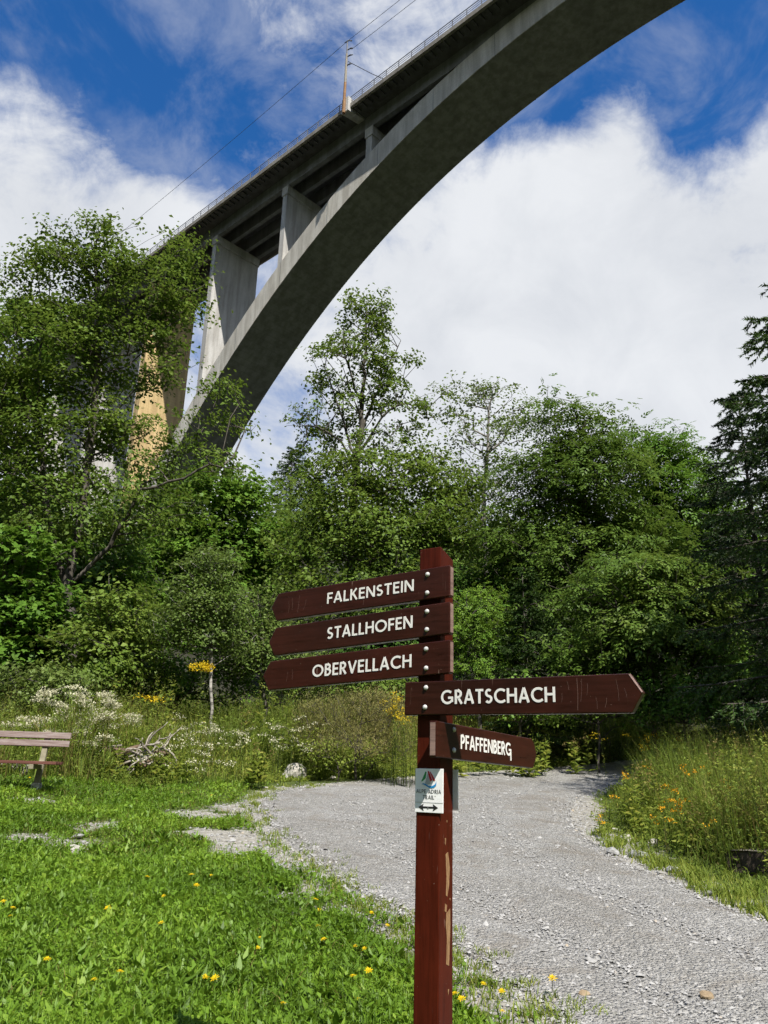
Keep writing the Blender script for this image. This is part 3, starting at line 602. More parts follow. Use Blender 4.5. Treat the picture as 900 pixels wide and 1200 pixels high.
def strokes(word, width, cap, pen=0.165, gap=0.13, thick=0.0015):
    """vertices in (u, v, height) and faces; the word is fitted into `width`"""
    tot = sum(GLYPH[c][0] for c in word if c != ' ') + gap * (len(word) - 1) + 0.3 * word.count(' '); sx = width / tot
    V, Fc = [], []; x = 0.0; k = 0
    for c in word:
        if c == ' ': x += 0.3 + gap; continue
        w, lines = GLYPH[c]
        for ln in lines:
            P = np.array([((x + a) * sx, b * cap) for a, b in ln]); n = len(P); L, Rr = [], []
            closed = np.linalg.norm(P[0] - P[-1]) < 1e-6
            for i in range(n):
                d0 = P[i] - P[i - 1] if i > 0 else (P[-1] - P[-2] if closed else P[1] - P[0]); d1 = P[i + 1] - P[i] if i < n - 1 else (P[1] - P[0] if closed else P[-1] - P[-2])
                d0 = d0 / (np.linalg.norm(d0) + 1e-9); d1 = d1 / (np.linalg.norm(d1) + 1e-9); t = d0 + d1; t /= np.linalg.norm(t) + 1e-9
                nrm = np.array([-t[1], t[0]]); sc_ = 1.0 / max(0.6, float(nrm @ np.array([-d0[1], d0[0]]))); o = nrm * pen * cap * 0.5 * sc_
                L.append(P[i] + o); Rr.append(P[i] - o)
            b = len(V); h = thick + 0.00012 * (k % 5); k += 1
            for a_, c_ in zip(L, Rr): V += [(a_[0], a_[1], 0), (c_[0], c_[1], 0), (a_[0], a_[1], h), (c_[0], c_[1], h)]
            for i in range(n - 1):
                q = b + 4 * i; Fc += [(q + 2, q + 3, q + 7, q + 6), (q, q + 2, q + 6, q + 4), (q + 1, q + 5, q + 7, q + 3)]
            e = b + 4 * (n - 1); Fc += [(b, b + 1, b + 3, b + 2), (e, e + 2, e + 3, e + 1)]
        x += w + gap
    return V, Fc
TH = 0.032
def board(word, shape, u_dir, n_dir, o, w0, w1, wz, cap, mat, bolts, label, slope, tip_left):
    """shape: outline (along, z) in the face's plane; o maps (along, out, z) to the post frame"""
    m = MB().prism([o(a, 0.001, z) for a, z in shape], n_dir * TH)
    b = m.build('sign_board', mat, signpost, bevel=0.0035); b['label'] = label
    V, Fc = strokes(word, abs(w1 - w0), cap)
    lo = min(w0, w1); vs = []
    for a, z, h in V:
        al = lo + a; vs.append(o(al, TH + 0.0012 + h, wz + z + slope * (al - lo)))
    MB().add(vs, Fc).build('lettering', 'letter_white', b).location = (0, 0, 0)
    for a, z in bolts:
        c = o(a, TH + 0.001, z); mm = MB(); mm.tube([c, c + n_dir * 0.002, c + n_dir * 0.006, c + n_dir * 0.0085], [0.0095, 0.0095, 0.0075, 0.003], 12).build('bolt', 'metal_bolt', b, smooth=False)
    # worn pale rim along the end and the top edge
    return b
def of(a, out, z): return sp(a, -out, z)              # boards on the front face
def orr(a, out, z): return sp(out, a, z)              # board on the right face
def left_board(word, zr0, zr1, drop, tip, w0, w1, wz, cap, mat, bolts, label):
    u0, u1 = 0.060, tip + 0.037; z = lambda a, zr: zr - drop * (u0 - a) / (u0 - u1)
    sh = [(u0, zr1), (u0, zr0), (u1, z(u1, zr0)), (tip, (z(u1, zr0) + z(u1, zr1)) / 2), (u1, z(u1, zr1))]
    b = board(word, sh, TF, NF, of, w0, w1, wz, cap, mat, bolts, label, drop / (u0 - u1), True)
    MB().prism([of(u0 + 0.0006, 0.006, zr1 + 0.006), of(u0 + 0.0006, TH - 0.004, zr1 + 0.006), of(u0 + 0.0006, TH - 0.004, zr0 - 0.006), of(u0 + 0.0006, 0.006, zr0 - 0.006)], TF * 0.0008).build('worn_end', 'edge_paint', b)
    return b
left_board('FALKENSTEIN', 2.395, 2.271, 0.022, -0.864, -0.543, -0.104, 2.298, 0.047, 'sign_paint_b', [(-0.040, 2.368), (-0.041, 2.294)], 'top board pointing left, reading FALKENSTEIN')
left_board('STALLHOFEN', 2.250, 2.126, 0.032, -0.864, -0.533, -0.107, 2.146, 0.049, 'sign_paint', [(-0.041, 2.220), (-0.041, 2.149)], 'second board pointing left, reading STALLHOFEN')
left_board('OBERVELLACH', 2.103, 1.978, 0.032, -0.884, -0.602, -0.109, 1.991, 0.050, 'sign_paint_b', [(-0.043, 2.074), (-0.042, 2.001)], 'third board pointing left, reading OBERVELLACH')
b = board('GRATSCHACH', [(-0.138, 1.828), (0.735, 1.820), (0.774, 1.884), (0.735, 1.946), (-0.138, 1.952)], TF, NF, of, 0.025, 0.476, 1.865, 0.051, 'sign_paint', [(-0.042, 1.928), (-0.045, 1.856)], 'long board pointing right, reading GRATSCHACH', -0.008, False)
MB().prism([of(0.738, TH - 0.001, 1.9455), of(0.775, TH - 0.001, 1.8855), of(0.771, TH + 0.0012, 1.884), of(0.733, TH + 0.0012, 1.9425)], NF * 0.0006).build('worn_end', 'edge_paint', b)
b = board('PFAFFENBERq', [(-0.078, 1.676), (0.746, 1.658), (0.770, 1.685), (0.788, 1.720), (0.770, 1.757), (0.746, 1.783), (-0.078, 1.803)], TB, TF, orr, 0.099, 0.530, 1.712, 0.052, 'sign_paint_b', [(0.047, 1.779), (0.047, 1.705)], 'short board pointing back to the right, reading PFAFFENBERG', -0.024, False)
MB().prism([orr(-0.0788, 0.006, 1.682), orr(-0.0788, TH - 0.004, 1.682), orr(-0.0788, TH - 0.004, 1.797), orr(-0.0788, 0.006, 1.797)], TB * 0.0006).build('worn_end', 'edge_paint', b)

# pale scratches near the board tips
def scratch(brd, o, n_dir, pts, w=0.0011):
    m = MB()
    for (a0, z0), (a1, z1) in zip(pts[:-1], pts[1:]):
        m.prism([o(a0 - w / 2, TH + 0.0013, z0), o(a0 + w / 2, TH + 0.0013, z0), o(a1 + w / 2, TH + 0.0013, z1), o(a1 - w / 2, TH + 0.0013, z1)], n_dir * 0.0002)
    m.build('scratch', 'scratch_pale', brd)
BR = [c for c in signpost.children if c.name.startswith('sign_board')]
for (u0, z0, u1, z1, w) in ((0.556, 1.938, 0.554, 1.832, 0.0016), (0.572, 1.935, 0.566, 1.86, 0.0008), (0.592, 1.92, 0.588, 1.88, 0.0008), (0.520, 1.93, 0.526, 1.90, 0.001), (0.618, 1.875, 0.622, 1.835, 0.0008), (0.655, 1.87, 0.648, 1.838, 0.001), (0.690, 1.93, 0.696, 1.86, 0.0008), (0.50, 1.89, 0.498, 1.86, 0.0008), (0.715, 1.90, 0.722, 1.87, 0.0008)):
    scratch(BR[3], of, NF, [(u0, z0), ((u0 + u1) / 2 + 0.002, (z0 + z1) / 2), (u1, z1)], w)
for (u0, z0, u1, z1, w) in ((-0.700, 2.352, -0.706, 2.275, 0.0010), (-0.742, 2.345, -0.738, 2.29, 0.0008), (-0.760, 2.33, -0.757, 2.28, 0.0008), (-0.66, 2.33, -0.672, 2.285, 0.0009), (-0.35, 2.30, -0.352, 2.275, 0.001)):
    scratch(BR[0], of, NF, [(u0, z0), ((u0 + u1) / 2 + 0.002, (z0 + z1) / 2), (u1, z1)], w)
for (u0, z0, u1, z1, w) in ((-0.740, 2.02, -0.745, 1.98, 0.0009), (-0.715, 2.03, -0.712, 1.985, 0.0008)):
    scratch(BR[2], of, NF, [(u0, z0), ((u0 + u1) / 2 + 0.001, (z0 + z1) / 2), (u1, z1)], w)

# small trail plaque on the front face
PU0, PU1, PZ0, PZ1 = -0.1015, 0.0185, 1.484, 1.637
m = MB().prism([of(PU0, 0.0012, PZ0), of(PU1, 0.0012, PZ0), of(PU1, 0.0012, PZ1), of(PU0, 0.0012, PZ1)], NF * 0.004)
plaque = m.build('plaque', 'plaque_white', signpost, bevel=0.0012); plaque['label'] = 'white trail plaque reading ALPE ADRIA TRAIL'
pw, ph = PU1 - PU0, PZ1 - PZ0
def pq(a, z, h=0.0): return of(PU0 + a * pw, 0.0056 + h, PZ0 + z * ph)
def shape(name, mat, pts, h=0.0): MB().prism([pq(a, z, h) for a, z in pts], NF * 0.0004).build(name, mat, plaque)
shape('emblem_sail', 'print_silver', [(0.36, 0.66), (0.47, 0.93), (0.56, 0.66), (0.46, 0.635)])
shape('emblem_sail', 'print_green', [(0.22, 0.70), (0.28, 0.71), (0.38, 0.78), (0.41, 0.92), (0.37, 0.93), (0.31, 0.83)], 0.0003)
shape('emblem_sail', 'print_red', [(0.45, 0.94), (0.49, 0.945), (0.54, 0.88), (0.62, 0.74), (0.56, 0.70), (0.50, 0.80)], 0.0003)
shape('emblem_sail', 'print_red', [(0.52, 0.935), (0.55, 0.93), (0.62, 0.86), (0.73, 0.73), (0.65, 0.725), (0.58, 0.84)], 0.0003)
wav = [(0.22 + 0.54 * t, 0.62 + 0.035 * math.sin(t * 6.6 + 1.2) + 0.03 * t * t) for t in np.linspace(0, 1, 16)]
wav = [(0.22, 0.635), (0.30, 0.66), (0.40, 0.645), (0.50, 0.60), (0.62, 0.605), (0.72, 0.645), (0.77, 0.715), (0.76, 0.62), (0.70, 0.575), (0.60, 0.555), (0.50, 0.565), (0.40, 0.605), (0.30, 0.635)]
shape('emblem_wave', 'print_blue', wav, 0.0006)
def ptext(word, a0, a1, z, cap):
    V, Fc = strokes(word, (a1 - a0) * pw, cap, pen=0.15, thick=0.0004)
    MB().add([of(PU0 + a0 * pw + u, 0.0054 + h, PZ0 + z * ph + v) for u, v, h in V], Fc).build('lettering', 'print_grey', plaque)
ptext('ALPE ADRIA', 0.05, 0.93, 0.435, 0.0135); ptext('TRAIL', 0.28, 0.69, 0.305, 0.0135)
shape('trademark_dot', 'print_grey', [(0.715, 0.385), (0.74, 0.385), (0.74, 0.37), (0.715, 0.37)])
shape('divider', 'print_silver', [(0.0, 0.224), (1.0, 0.224), (1.0, 0.232), (0.0, 0.232)])
shape('arrow', 'print_black', [(0.13, 0.118), (0.32, 0.20), (0.29, 0.14), (0.46, 0.14), (0.46, 0.098), (0.29, 0.098), (0.32, 0.036)])
shape('arrow', 'print_black', [(0.83, 0.118), (0.64, 0.20), (0.67, 0.14), (0.50, 0.14), (0.50, 0.098), (0.67, 0.098), (0.64, 0.036)])
V, Fc = strokes('2', 0.0055, 0.0085, pen=0.2, thick=0.0004)
MB().add([of(PU0 + 0.455 * pw + u, 0.0062 + h, PZ0 + 0.085 * ph + v) for u, v, h in V], Fc).build('lettering', 'print_black', plaque)
# a second plaque on the back of the post, its edge showing past the corner
m = MB().prism([sp(-0.095, PS + 0.0015, 1.484), sp(0.020, PS + 0.0015, 1.484), sp(0.020, PS + 0.0015, 1.637), sp(-0.095, PS + 0.0015, 1.637)], TB * 0.004)
m.build('plaque', 'plaque_white', signpost, bevel=0.001)['label'] = 'white plaque on the back of the post'

# ------------------------------------------------------------------ plants: generators
def unit(v): return v / (np.linalg.norm(v, axis=-1, keepdims=True) + 1e-9)
def leaf_quads(P, D, Nn, L, Wd, fold=0.12):
    """one folded leaf for each row: base P, axis D, upper side Nn"""
    S = unit(np.cross(D, Nn)); Nn = np.cross(S, D); L = np.asarray(L)[:, None]; Wd = np.asarray(Wd)[:, None]
    mid = P + D * L * 0.45
    V = np.stack([P, mid + S * Wd * 0.5 + Nn * L * fold, P + D * L - Nn * L * 0.06, mid - S * Wd * 0.5 + Nn * L * fold], 1)
    return V.reshape(-1, 3)
def quads_mesh(name, V, var): return np_mesh(name, V, np.arange(len(V), dtype=np.int32).reshape(-1, 4), var)
def rand_axes(n, el_mean=-0.25, el_sd=0.45, tilt=0.55, r=rng, Nt=None):
    if Nt is None:
        az = r.uniform(0, 2 * np.pi, n); el = r.normal(el_mean, el_sd, n)
        return np.stack([np.cos(az) * np.cos(el), np.sin(az) * np.cos(el), np.sin(el)], -1), unit(np.array([0, 0, 1.0]) + r.normal(0, tilt, (n, 3)))
    Nn = unit(Nt + r.normal(0, tilt, (n, 3))); D = r.normal(size=(n, 3)); D = unit(D - Nn * (D * Nn).sum(-1, keepdims=True)); return unit(D + np.array([0, 0, 1.0]) * r.normal(el_mean, 0.2, n)[:, None]), Nn
def foliage(P, kind, size, val, r=rng, Nt=None):
    """leaves of a kind at points P; val = colour value, Nt = the side each spray faces"""
    n = len(P)
    if kind == 'simple':
        D, Nn = rand_axes(n, -0.2, 0.45, 0.33, r, Nt); L = size * r.uniform(0.65, 1.25, n)
        return leaf_quads(P, D, Nn, L, L * r.uniform(0.55, 0.8, n)), np.clip(val + r.normal(0, 0.10, n), 0, 1)
    if kind == 'lobed':
        D, Nn = rand_axes(n, -0.25, 0.35, 0.30, r, Nt); L = size * r.uniform(0.7, 1.2, n); S = unit(np.cross(D, Nn)); out = []; v = np.clip(val + r.normal(0, 0.10, n), 0, 1)
        for a_, k in ((-0.85, 0.8), (0, 1.0), (0.85, 0.8)):
            out.append(leaf_quads(P, unit(D * math.cos(a_) + S * math.sin(a_)), Nn, L * k, L * k * 0.6, 0.05).reshape(n, 4, 3))
        return np.concatenate(out).reshape(-1, 3), np.tile(v, 3)
    if kind == 'pinnate':
        D, Nn = rand_axes(n, -0.2, 0.35, 0.28, r, Nt); Ls = size * r.uniform(0.7, 1.2, n); S = unit(np.cross(D, Nn)); out = []; v = np.clip(val + r.normal(0, 0.09, n), 0, 1)
        for k, (t, a_) in enumerate(((0.32, 1.0), (0.32, -1.0), (0.70, 0.85), (0.70, -0.85), (0.92, 0.0))):
            B = P + D * (Ls * t)[:, None] - np.array([0, 0, 1.0]) * (Ls * t * t * 0.2)[:, None]
            out.append(leaf_quads(B, unit(D * math.cos(a_) + S * math.sin(a_) - Nn * 0.1), Nn, Ls * 0.48, Ls * 0.23, 0.05).reshape(n, 4, 3))
        return np.concatenate(out).reshape(-1, 3), np.tile(v, 5)
    if kind == 'narrow':
        D, Nn = rand_axes(n, 0.7, 0.4, 0.9, r); L = size * r.uniform(0.7, 1.3, n)
        return leaf_quads(P, D, Nn, L, L * 0.16), np.clip(val + r.normal(0, 0.18, n), 0, 1)
def frusta(A, B, ra, rb, n=5):
    """open tapered tubes between rows of A and B"""
    d = unit(B - A); h = np.where(np.abs(d[:, 2:3]) < 0.9, np.array([[0, 0, 1.0]]), np.array([[1.0, 0, 0]])); a_ = unit(np.cross(d, h)); b_ = np.cross(d, a_); V = []
    A = A - d * (ra * 0.35)[:, None]; B = B + d * (rb * 0.35)[:, None]
    ang = np.arange(n) * 2 * np.pi / n; ca, sa = np.cos(ang), np.sin(ang)
    ring = a_[:, None] * ca[None, :, None] + b_[:, None] * sa[None, :, None]
    V = np.concatenate([A[:, None] + ring * ra[:, None, None], B[:, None] + ring * rb[:, None, None]], 1)
    j = np.arange(n); f = np.stack([j, (j + 1) % n, n + (j + 1) % n, n + j], -1)
    F = (np.arange(len(A)) * 2 * n)[:, None, None] + f[None]
    return V.reshape(-1, 3), F.reshape(-1, 4)
def skeleton(trunks, tips, bf=0.30, seg=0.7, wob=0.10, up=0.2, r=rng):
    """join tips to the trunk lines by short, upward-growing branches; returns nodes, parents"""
    M = 40 * len(tips) + 4000; Nd = np.zeros((M, 3)); Pa = np.full(M, -1); Pl = np.zeros(M); n = 0
    for ti, T in enumerate(trunks):
        T = np.array(T, float)
        if ti == 0: prev = -1
        else: prev = int(np.argmin(np.linalg.norm(Nd[:n] - T[0], axis=1)))
        for i in range(len(T)):
            if i == 0:
                if ti > 0: continue
                Nd[0] = T[0]; n = 1; prev = 0; continue
            a_, b_ = T[i - 1] if not (ti > 0 and i == 1) else Nd[prev], T[i]; k = max(1, int(np.linalg.norm(b_ - a_) / 0.35))
            for t in np.arange(1, k + 1) / k:
                Nd[n] = a_ + (b_ - a_) * t + r.normal(0, 0.025, 3); Pa[n] = prev; Pl[n] = Pl[prev] + 0.35 * np.linalg.norm(b_ - a_) / k; prev = n; n += 1
    tr = Nd[:n].copy(); dist = np.array([np.linalg.norm(tr - p, axis=1).min() for p in tips]); tipid = []
    for p in np.array(tips)[np.argsort(dist)]:
        v = Nd[:n] - p; d = np.linalg.norm(v, axis=1); c = d + bf * Pl[:n] + 1.3 * np.maximum(0, v[:, 2] + up * d); j = int(np.argmin(c)); q = Nd[j].copy(); L = d[j]; k = max(1, int(L / seg)); prev = j
        for t in np.arange(1, k + 1) / k:
            w = p if t == 1 else q + (p - q) * t + r.normal(0, wob, 3) * L / k + np.array([0, 0, 0.10 * L * math.sin(math.pi * t)])
            Nd[n] = w; Pa[n] = prev; Pl[n] = Pl[prev] + L / k; prev = n; n += 1
        tipid.append(prev)
    return Nd[:n], Pa[:n], np.array(tipid)
def radii(Pa, tips, r_root, r_tip):
    n = len(Pa); cnt = np.zeros(n); cnt[tips] = 1
    for i in range(n - 1, 0, -1): cnt[Pa[i]] += cnt[i]
    cnt = np.maximum(cnt, 1); e = math.log(r_root / r_tip) / math.log(max(cnt[0], 2)); return r_tip * cnt ** e
def clusters(ells, Y, dens, r=rng):
    C, S = [], []
    for e in ells:
        px, py, rx, rz = e[:4]; dy = e[4] if len(e) > 4 else 0.0; wt = e[5] if len(e) > 5 else 1.0
        c = at(px, py, Y + dy); mpp = float((c - CAM) @ _f) / FPX; rad = np.array([rx * mpp, rx * mpp * 0.85, rz * mpp])
        n = max(3, int(dens * wt * (rad[0] * rad[2]) * 10.0)); v = r.normal(size=(n, 3)); v = unit(v) * (r.uniform(0.25, 1.0, n) ** 0.45)[:, None]
        C.append(c + v * rad)
    return np.concatenate(C)
def make_tree(name, label, Y, trunk_px, ells, leaf='simple', mat='leaf_alder', size=0.10, dens=1.0, tips_per=7, per_tip=22, spread=0.42, lspread=0.22, r_root=0.13, r_tip=0.006,
              bark='bark', seed=1, bf=0.30, cat='tree', group=None, stems=(), val=0.5, seg=0.7, thin=1.0, up=0.2):
    r = np.random.default_rng(seed)
    T = [at(px, py, Y) for px, py in trunk_px]; b0 = T[0].copy(); b0[2] = zg1(b0[0], b0[1]) - 0.15
    T = [b0] + [t for t in T if t[2] > b0[2] + 0.2]
    TR = [T] + [[at(px, py, Y + dy) for px, py, dy in s] for s in stems]
    C = clusters(ells, Y, dens, r); C = C[C[:, 2] > g(C[:, 0], C[:, 1]) + 0.25]
    tips = (C[:, None] + r.normal(size=(len(C), tips_per, 3)) * np.array([1, 1, 0.5]) * spread * 0.9).reshape(-1, 3); cval = np.repeat(r.normal(0, 0.13, len(C)), tips_per)
    order = np.arange(len(tips)); Nd, Pa, tid = skeleton(TR, tips, bf, seg, up=up, r=r)
    # skeleton() sorts the tips; find each one's cluster value again
    tr = np.concatenate([np.array(t) for t in TR]); rad = radii(Pa, tid, r_root, r_tip)
    root = tag(empty(name, b0), label, cat, group); ch = np.arange(1, len(Nd)); A, B = Nd[Pa[ch]] - b0, Nd[ch] - b0; ra, rb = rad[Pa[ch]], rad[ch]; ra = np.minimum(ra, rb * 1.5 + 0.004)
    big = rb > r_root * 0.33
    if big.any():
        V, F = frusta(A[big], B[big], ra[big], rb[big], 9); link('trunk', np_mesh('trunk', V, F, smooth=True), bark, root)
    V, F = frusta(A[~big], B[~big], ra[~big], rb[~big], 4); tag(link('branches', np_mesh('branches', V, F, smooth=True), bark, root), kind='stuff')
    per_tip = int(per_tip * 1.15); tp = Nd[tid] - b0; keep = r.random(len(tp)) < thin; tp = tp[keep]
    cl = vnoise(tp[:, 0] + 50, tp[:, 2] * 1.3 + tp[:, 1] * 0.7 + 90, 0.9, seed) - 0.5
    ax = tp - np.array([tp[:, 0].mean(), tp[:, 1].mean(), tp[:, 2].min()]); ax[:, 2] *= 0.3; Nt = unit(np.array([0, 0, 0.9]) + 0.75 * unit(ax) + r.normal(0, 0.28, tp.shape))
    P = np.repeat(tp, per_tip, 0); q_ = r.normal(size=P.shape) * lspread; NtR = np.repeat(Nt, per_tip, 0); q_ -= NtR * (q_ * NtR).sum(-1, keepdims=True) * 0.65; P = P + q_
    print('TREE', label[:40], len(C), len(tips), len(P))
    V, v = foliage(P, leaf, size, np.repeat(val + 0.35 * cl, per_tip), r, NtR)
    tag(link('crown', quads_mesh('crown', V, v), mat, root), kind='stuff')
    return root
def needles_on(A, B, per, ln, wd, r, flat=0.35):
    n = len(A); t = r.uniform(0, 1, (n, per)); P = (A[:, None] + (B - A)[:, None] * t[..., None]).reshape(-1, 3); d = np.repeat(unit(B - A), per, 0)
    q = r.normal(size=P.shape) * np.array([1, 1, 1 - flat]); q = unit(q - d * (q * d).sum(-1, keepdims=True)); D = unit(q + d * 0.9); S = unit(np.cross(D, r.normal(size=P.shape)))
    L = (ln * r.uniform(0.6, 1.2, len(P)))[:, None]
    return np.stack([P - S * wd * 0.5, P + S * wd * 0.5, P + D * L], 1).reshape(-1, 3)
def make_conifer(name, label, base, H, rad, z0=0.06, whorls=26, per=6, twigs=11, needle=0.05, nper=24, droop=0.35, sag=0.1, mat='needle', seed=3, r_root=0.2, group=None, hang=0.5, wd=0.03, shape=0.85, tl=1.0):
    r = np.random.default_rng(seed); root = tag(empty(name, base), label, 'tree', group); lean = r.normal(0, 0.01, 2)
    zs_ = np.linspace(0, 1, 14); tp = np.stack([lean[0] * zs_ * H, lean[1] * zs_ * H, zs_ * H - 0.2], -1)
    MB().tube(tp, [max(r_root * (1 - 0.97 * z), 0.01) for z in zs_], 8).build('trunk', 'bark', root, smooth=True)
    BA, BB, Br, TA, TB_ = [], [], [], [], []
    for w in range(whorls):
        f = z0 + (1 - z0) * (w / whorls) ** 0.92; k = per + r.integers(-1, 2)
        for j in range(k):
            az = 2 * np.pi * (j + r.uniform(-0.35, 0.35)) / k + w * 1.1; L = rad * (1 - f) ** shape * r.uniform(0.72, 1.12) + 0.12; o = np.array([math.cos(az), math.sin(az), 0]); zz = f * H + r.uniform(-0.2, 0.2); m_ = 7
            pts = [np.array([0, 0, zz]) + o * L * t + np.array([0, 0, -droop * L * t * t + sag * L * t * (0.4 + 0.9 * f) + 0.16 * L * t ** 4]) + r.normal(0, 0.02, 3) * (t > 0) for t in np.linspace(0, 1, m_)]
            for i in range(m_ - 1): BA.append(pts[i]); BB.append(pts[i + 1]); Br.append(0.022 * L / 2 * (1 - i / m_) + 0.004)
            side = np.array([-o[1], o[0], 0]); nt_ = max(3, int(twigs * L / rad + 2))
            for q in range(nt_):
                t = 0.18 + 0.8 * (q + r.uniform(0, 1)) / nt_; i = min(int(t * (m_ - 1)), m_ - 2); p = pts[i] + (pts[i + 1] - pts[i]) * (t * (m_ - 1) - i)
                for s in (-1, 1):
                    tw = tl * L * (0.16 + 0.26 * (1 - t)) * r.uniform(0.6, 1.2); dv = o * 0.75 + side * s * r.uniform(0.5, 1.0) + np.array([0, 0, -hang * r.uniform(0.4, 1.3)]); TA.append(p); TB_.append(p + unit(dv) * tw)
            TA.append(pts[-2]); TB_.append(pts[-1] + o * 0.1)
            for i in range(1, m_ - 1): TA.append(pts[i]); TB_.append(pts[i + 1])
    BA, BB, Br = np.array(BA), np.array(BB), np.array(Br); TA, TB_ = np.array(TA), np.array(TB_)
    V1, F1 = frusta(BA, BB, Br, Br * 0.85, 4); V2, F2 = frusta(TA, TB_, np.full(len(TA), 0.007), np.full(len(TA), 0.003), 3); 
    F2 = np.concatenate([F2 + len(V1)]); tag(link('branches', np_mesh('branches', np.concatenate([V1, V2]), np.concatenate([F1, F2])), 'bark', root), kind='stuff')
    V = needles_on(TA, TB_, nper, needle, wd, r); cl = np.repeat(np.clip(0.45 + r.normal(0, 0.18, len(TA)), 0, 1), nper)
    tag(link('crown', np_mesh('crown', V, np.arange(len(V), dtype=np.int32).reshape(-1, 3), np.clip(cl + r.normal(0, 0.12, len(cl)), 0, 1)), mat, root), kind='stuff')
    return root
def gpos(px, Y):
    p = at(px, 905, Y); return np.array([p[0], p[1], zg1(p[0], p[1])])

# ------------------------------------------------------------------ trees
make_tree('alder_tree', 'tall many-branched alder at the left, its boughs crossing the bridge piers', 24.0, [(84, 800), (79, 690), (96, 600), (108, 500), (116, 400), (112, 300), (110, 262)],
          [(105, 300, 62, 46), (60, 330, 62, 50), (160, 340, 60, 50), (208, 290, 28, 30, 0, 1.0), (226, 325, 14, 36, 0, 0.8), (190, 370, 32, 34, 0, 0.9), (178, 440, 30, 44, 0, 0.75), (185, 545, 44, 32, 0, 0.8), (140, 480, 26, 50, 0, 0.8), (50, 410, 80, 60), (125, 420, 60, 62), (205, 385, 34, 40, 0, 0.7), (20, 480, 70, 80), (80, 510, 70, 60), (215, 500, 36, 36, 0, 0.6), (250, 440, 30, 26, 0, 0.7), (268, 486, 24, 20, 0, 0.5), (60, 600, 80, 60), (170, 590, 60, 50, 0, 0.8), (245, 545, 40, 18, 0, 0.5)],
          'simple', 'leaf_alder', 0.15, 0.85, 7, 16, 0.38, 0.24, 0.17, 0.007, seed=11, stems=[[(80, 690, 0), (128, 640, -0.4), (165, 575, -0.8), (215, 560, -1.0), (262, 535, -1.2)], [(80, 720, 0), (55, 600, 0.5), (45, 480, 0.8), (50, 380, 1.0)]], val=0.48)
make_tree('alder_tree', 'slender airy alder standing alone behind the signpost, sky showing through', 27.0, [(408, 800), (410, 700), (413, 600), (420, 520), (427, 440), (429, 380), (427, 340)],
          [(428, 352, 22, 22), (424, 385, 44, 40, 0, 0.9), (415, 440, 70, 40, 0, 0.8), (462, 430, 34, 30, 0, 0.8), (390, 485, 62, 26, 0, 0.75), (465, 482, 60, 26, 0, 0.65), (350, 500, 30, 12, 0, 0.9), (515, 468, 34, 14, 0, 0.6), (430, 540, 56, 36, 0, 0.7), (380, 540, 40, 24, 0, 0.6)],
          'simple', 'leaf_alder', 0.14, 1.55, 5, 11, 0.24, 0.15, 0.15, 0.006, seed=22, val=0.5, up=0.75, stems=[[(417, 560, 0), (400, 515, -0.5), (370, 500, -1.0), (335, 497, -1.5)], [(419, 540, 0), (398, 480, 0.5), (380, 430, 0.8)], [(421, 530, 0), (455, 480, -0.4), (500, 462, -0.8), (540, 452, -1.0)], [(424, 500, 0), (450, 440, 0.6), (470, 400, 0.9)], [(425, 480, 0), (405, 420, -0.6), (400, 380, -0.8)]])
make_tree('alder_tree', 'broad leafy lower growth at the foot of the slender alder', 26.0, [(425, 800), (428, 700), (440, 620), (460, 560)],
          [(465, 555, 50, 40), (395, 575, 50, 40), (520, 560, 40, 40, 0, 0.8), (420, 620, 70, 40), (360, 650, 42, 55), (480, 650, 70, 60), (540, 610, 40, 55), (410, 720, 80, 50), (500, 730, 70, 50)],
          'simple', 'leaf_alder', 0.15, 1.2, 7, 17, 0.40, 0.26, 0.10, seed=23, val=0.52)
make_tree('bare_tree', 'thin half bare tree with pale stem between the alder and the dense ash', 29.0, [(572, 800), (570, 680), (566, 590), (572, 530), (572, 480), (578, 455)],
          [(580, 462, 28, 14, 0, 1.2), (548, 465, 30, 22, 0, 0.9), (608, 488, 26, 26, 0, 1.0), (560, 515, 42, 28, 0, 0.9), (592, 560, 34, 34, 0, 0.9), (550, 570, 34, 34, 0, 0.9), (575, 640, 34, 50, 0, 1.0)],
          'simple', 'leaf_birch', 0.14, 1.3, 6, 8, 0.35, 0.2, 0.11, 0.006, bark='bark_grey', seed=31, val=0.5, up=0.5)
make_tree('ash_tree', 'large dense round ash with dark feathery leaves right of the post', 24.0, [(690, 810), (692, 700), (685, 600), (680, 520), (676, 480)],
          [(672, 500, 52, 40), (640, 560, 58, 50), (700, 560, 70, 50), (615, 640, 45, 60), (690, 650, 80, 60), (745, 640, 60, 70), (640, 730, 60, 55), (720, 740, 70, 50)],
          'pinnate', 'leaf_ash', 0.31, 1.0, 6, 9, 0.42, 0.26, 0.16, seed=41, val=0.45)
make_tree('ash_tree', 'lighter crowned ash leaning towards the dark spruce', 26.0, [(790, 810), (785, 700), (772, 600), (765, 530)],
          [(765, 525, 50, 32), (800, 570, 55, 45), (740, 560, 50, 40), (830, 620, 40, 55), (780, 640, 60, 60), (840, 700, 36, 60)],
          'pinnate', 'leaf_maple', 0.29, 1.1, 6, 9, 0.42, 0.26, 0.14, seed=42, val=0.42)
make_tree('ash_shrub', 'broad dark leaved shrub bulging in front of the round ash', 20.5, [(765, 815), (762, 760), (760, 700)],
          [(720, 700, 55, 50), (790, 690, 55, 55), (760, 760, 85, 45), (835, 750, 30, 50), (680, 770, 40, 35)],
          'pinnate', 'leaf_ash', 0.28, 1.8, 6, 8, 0.36, 0.22, 0.08, seed=43, val=0.58, cat='shrub')
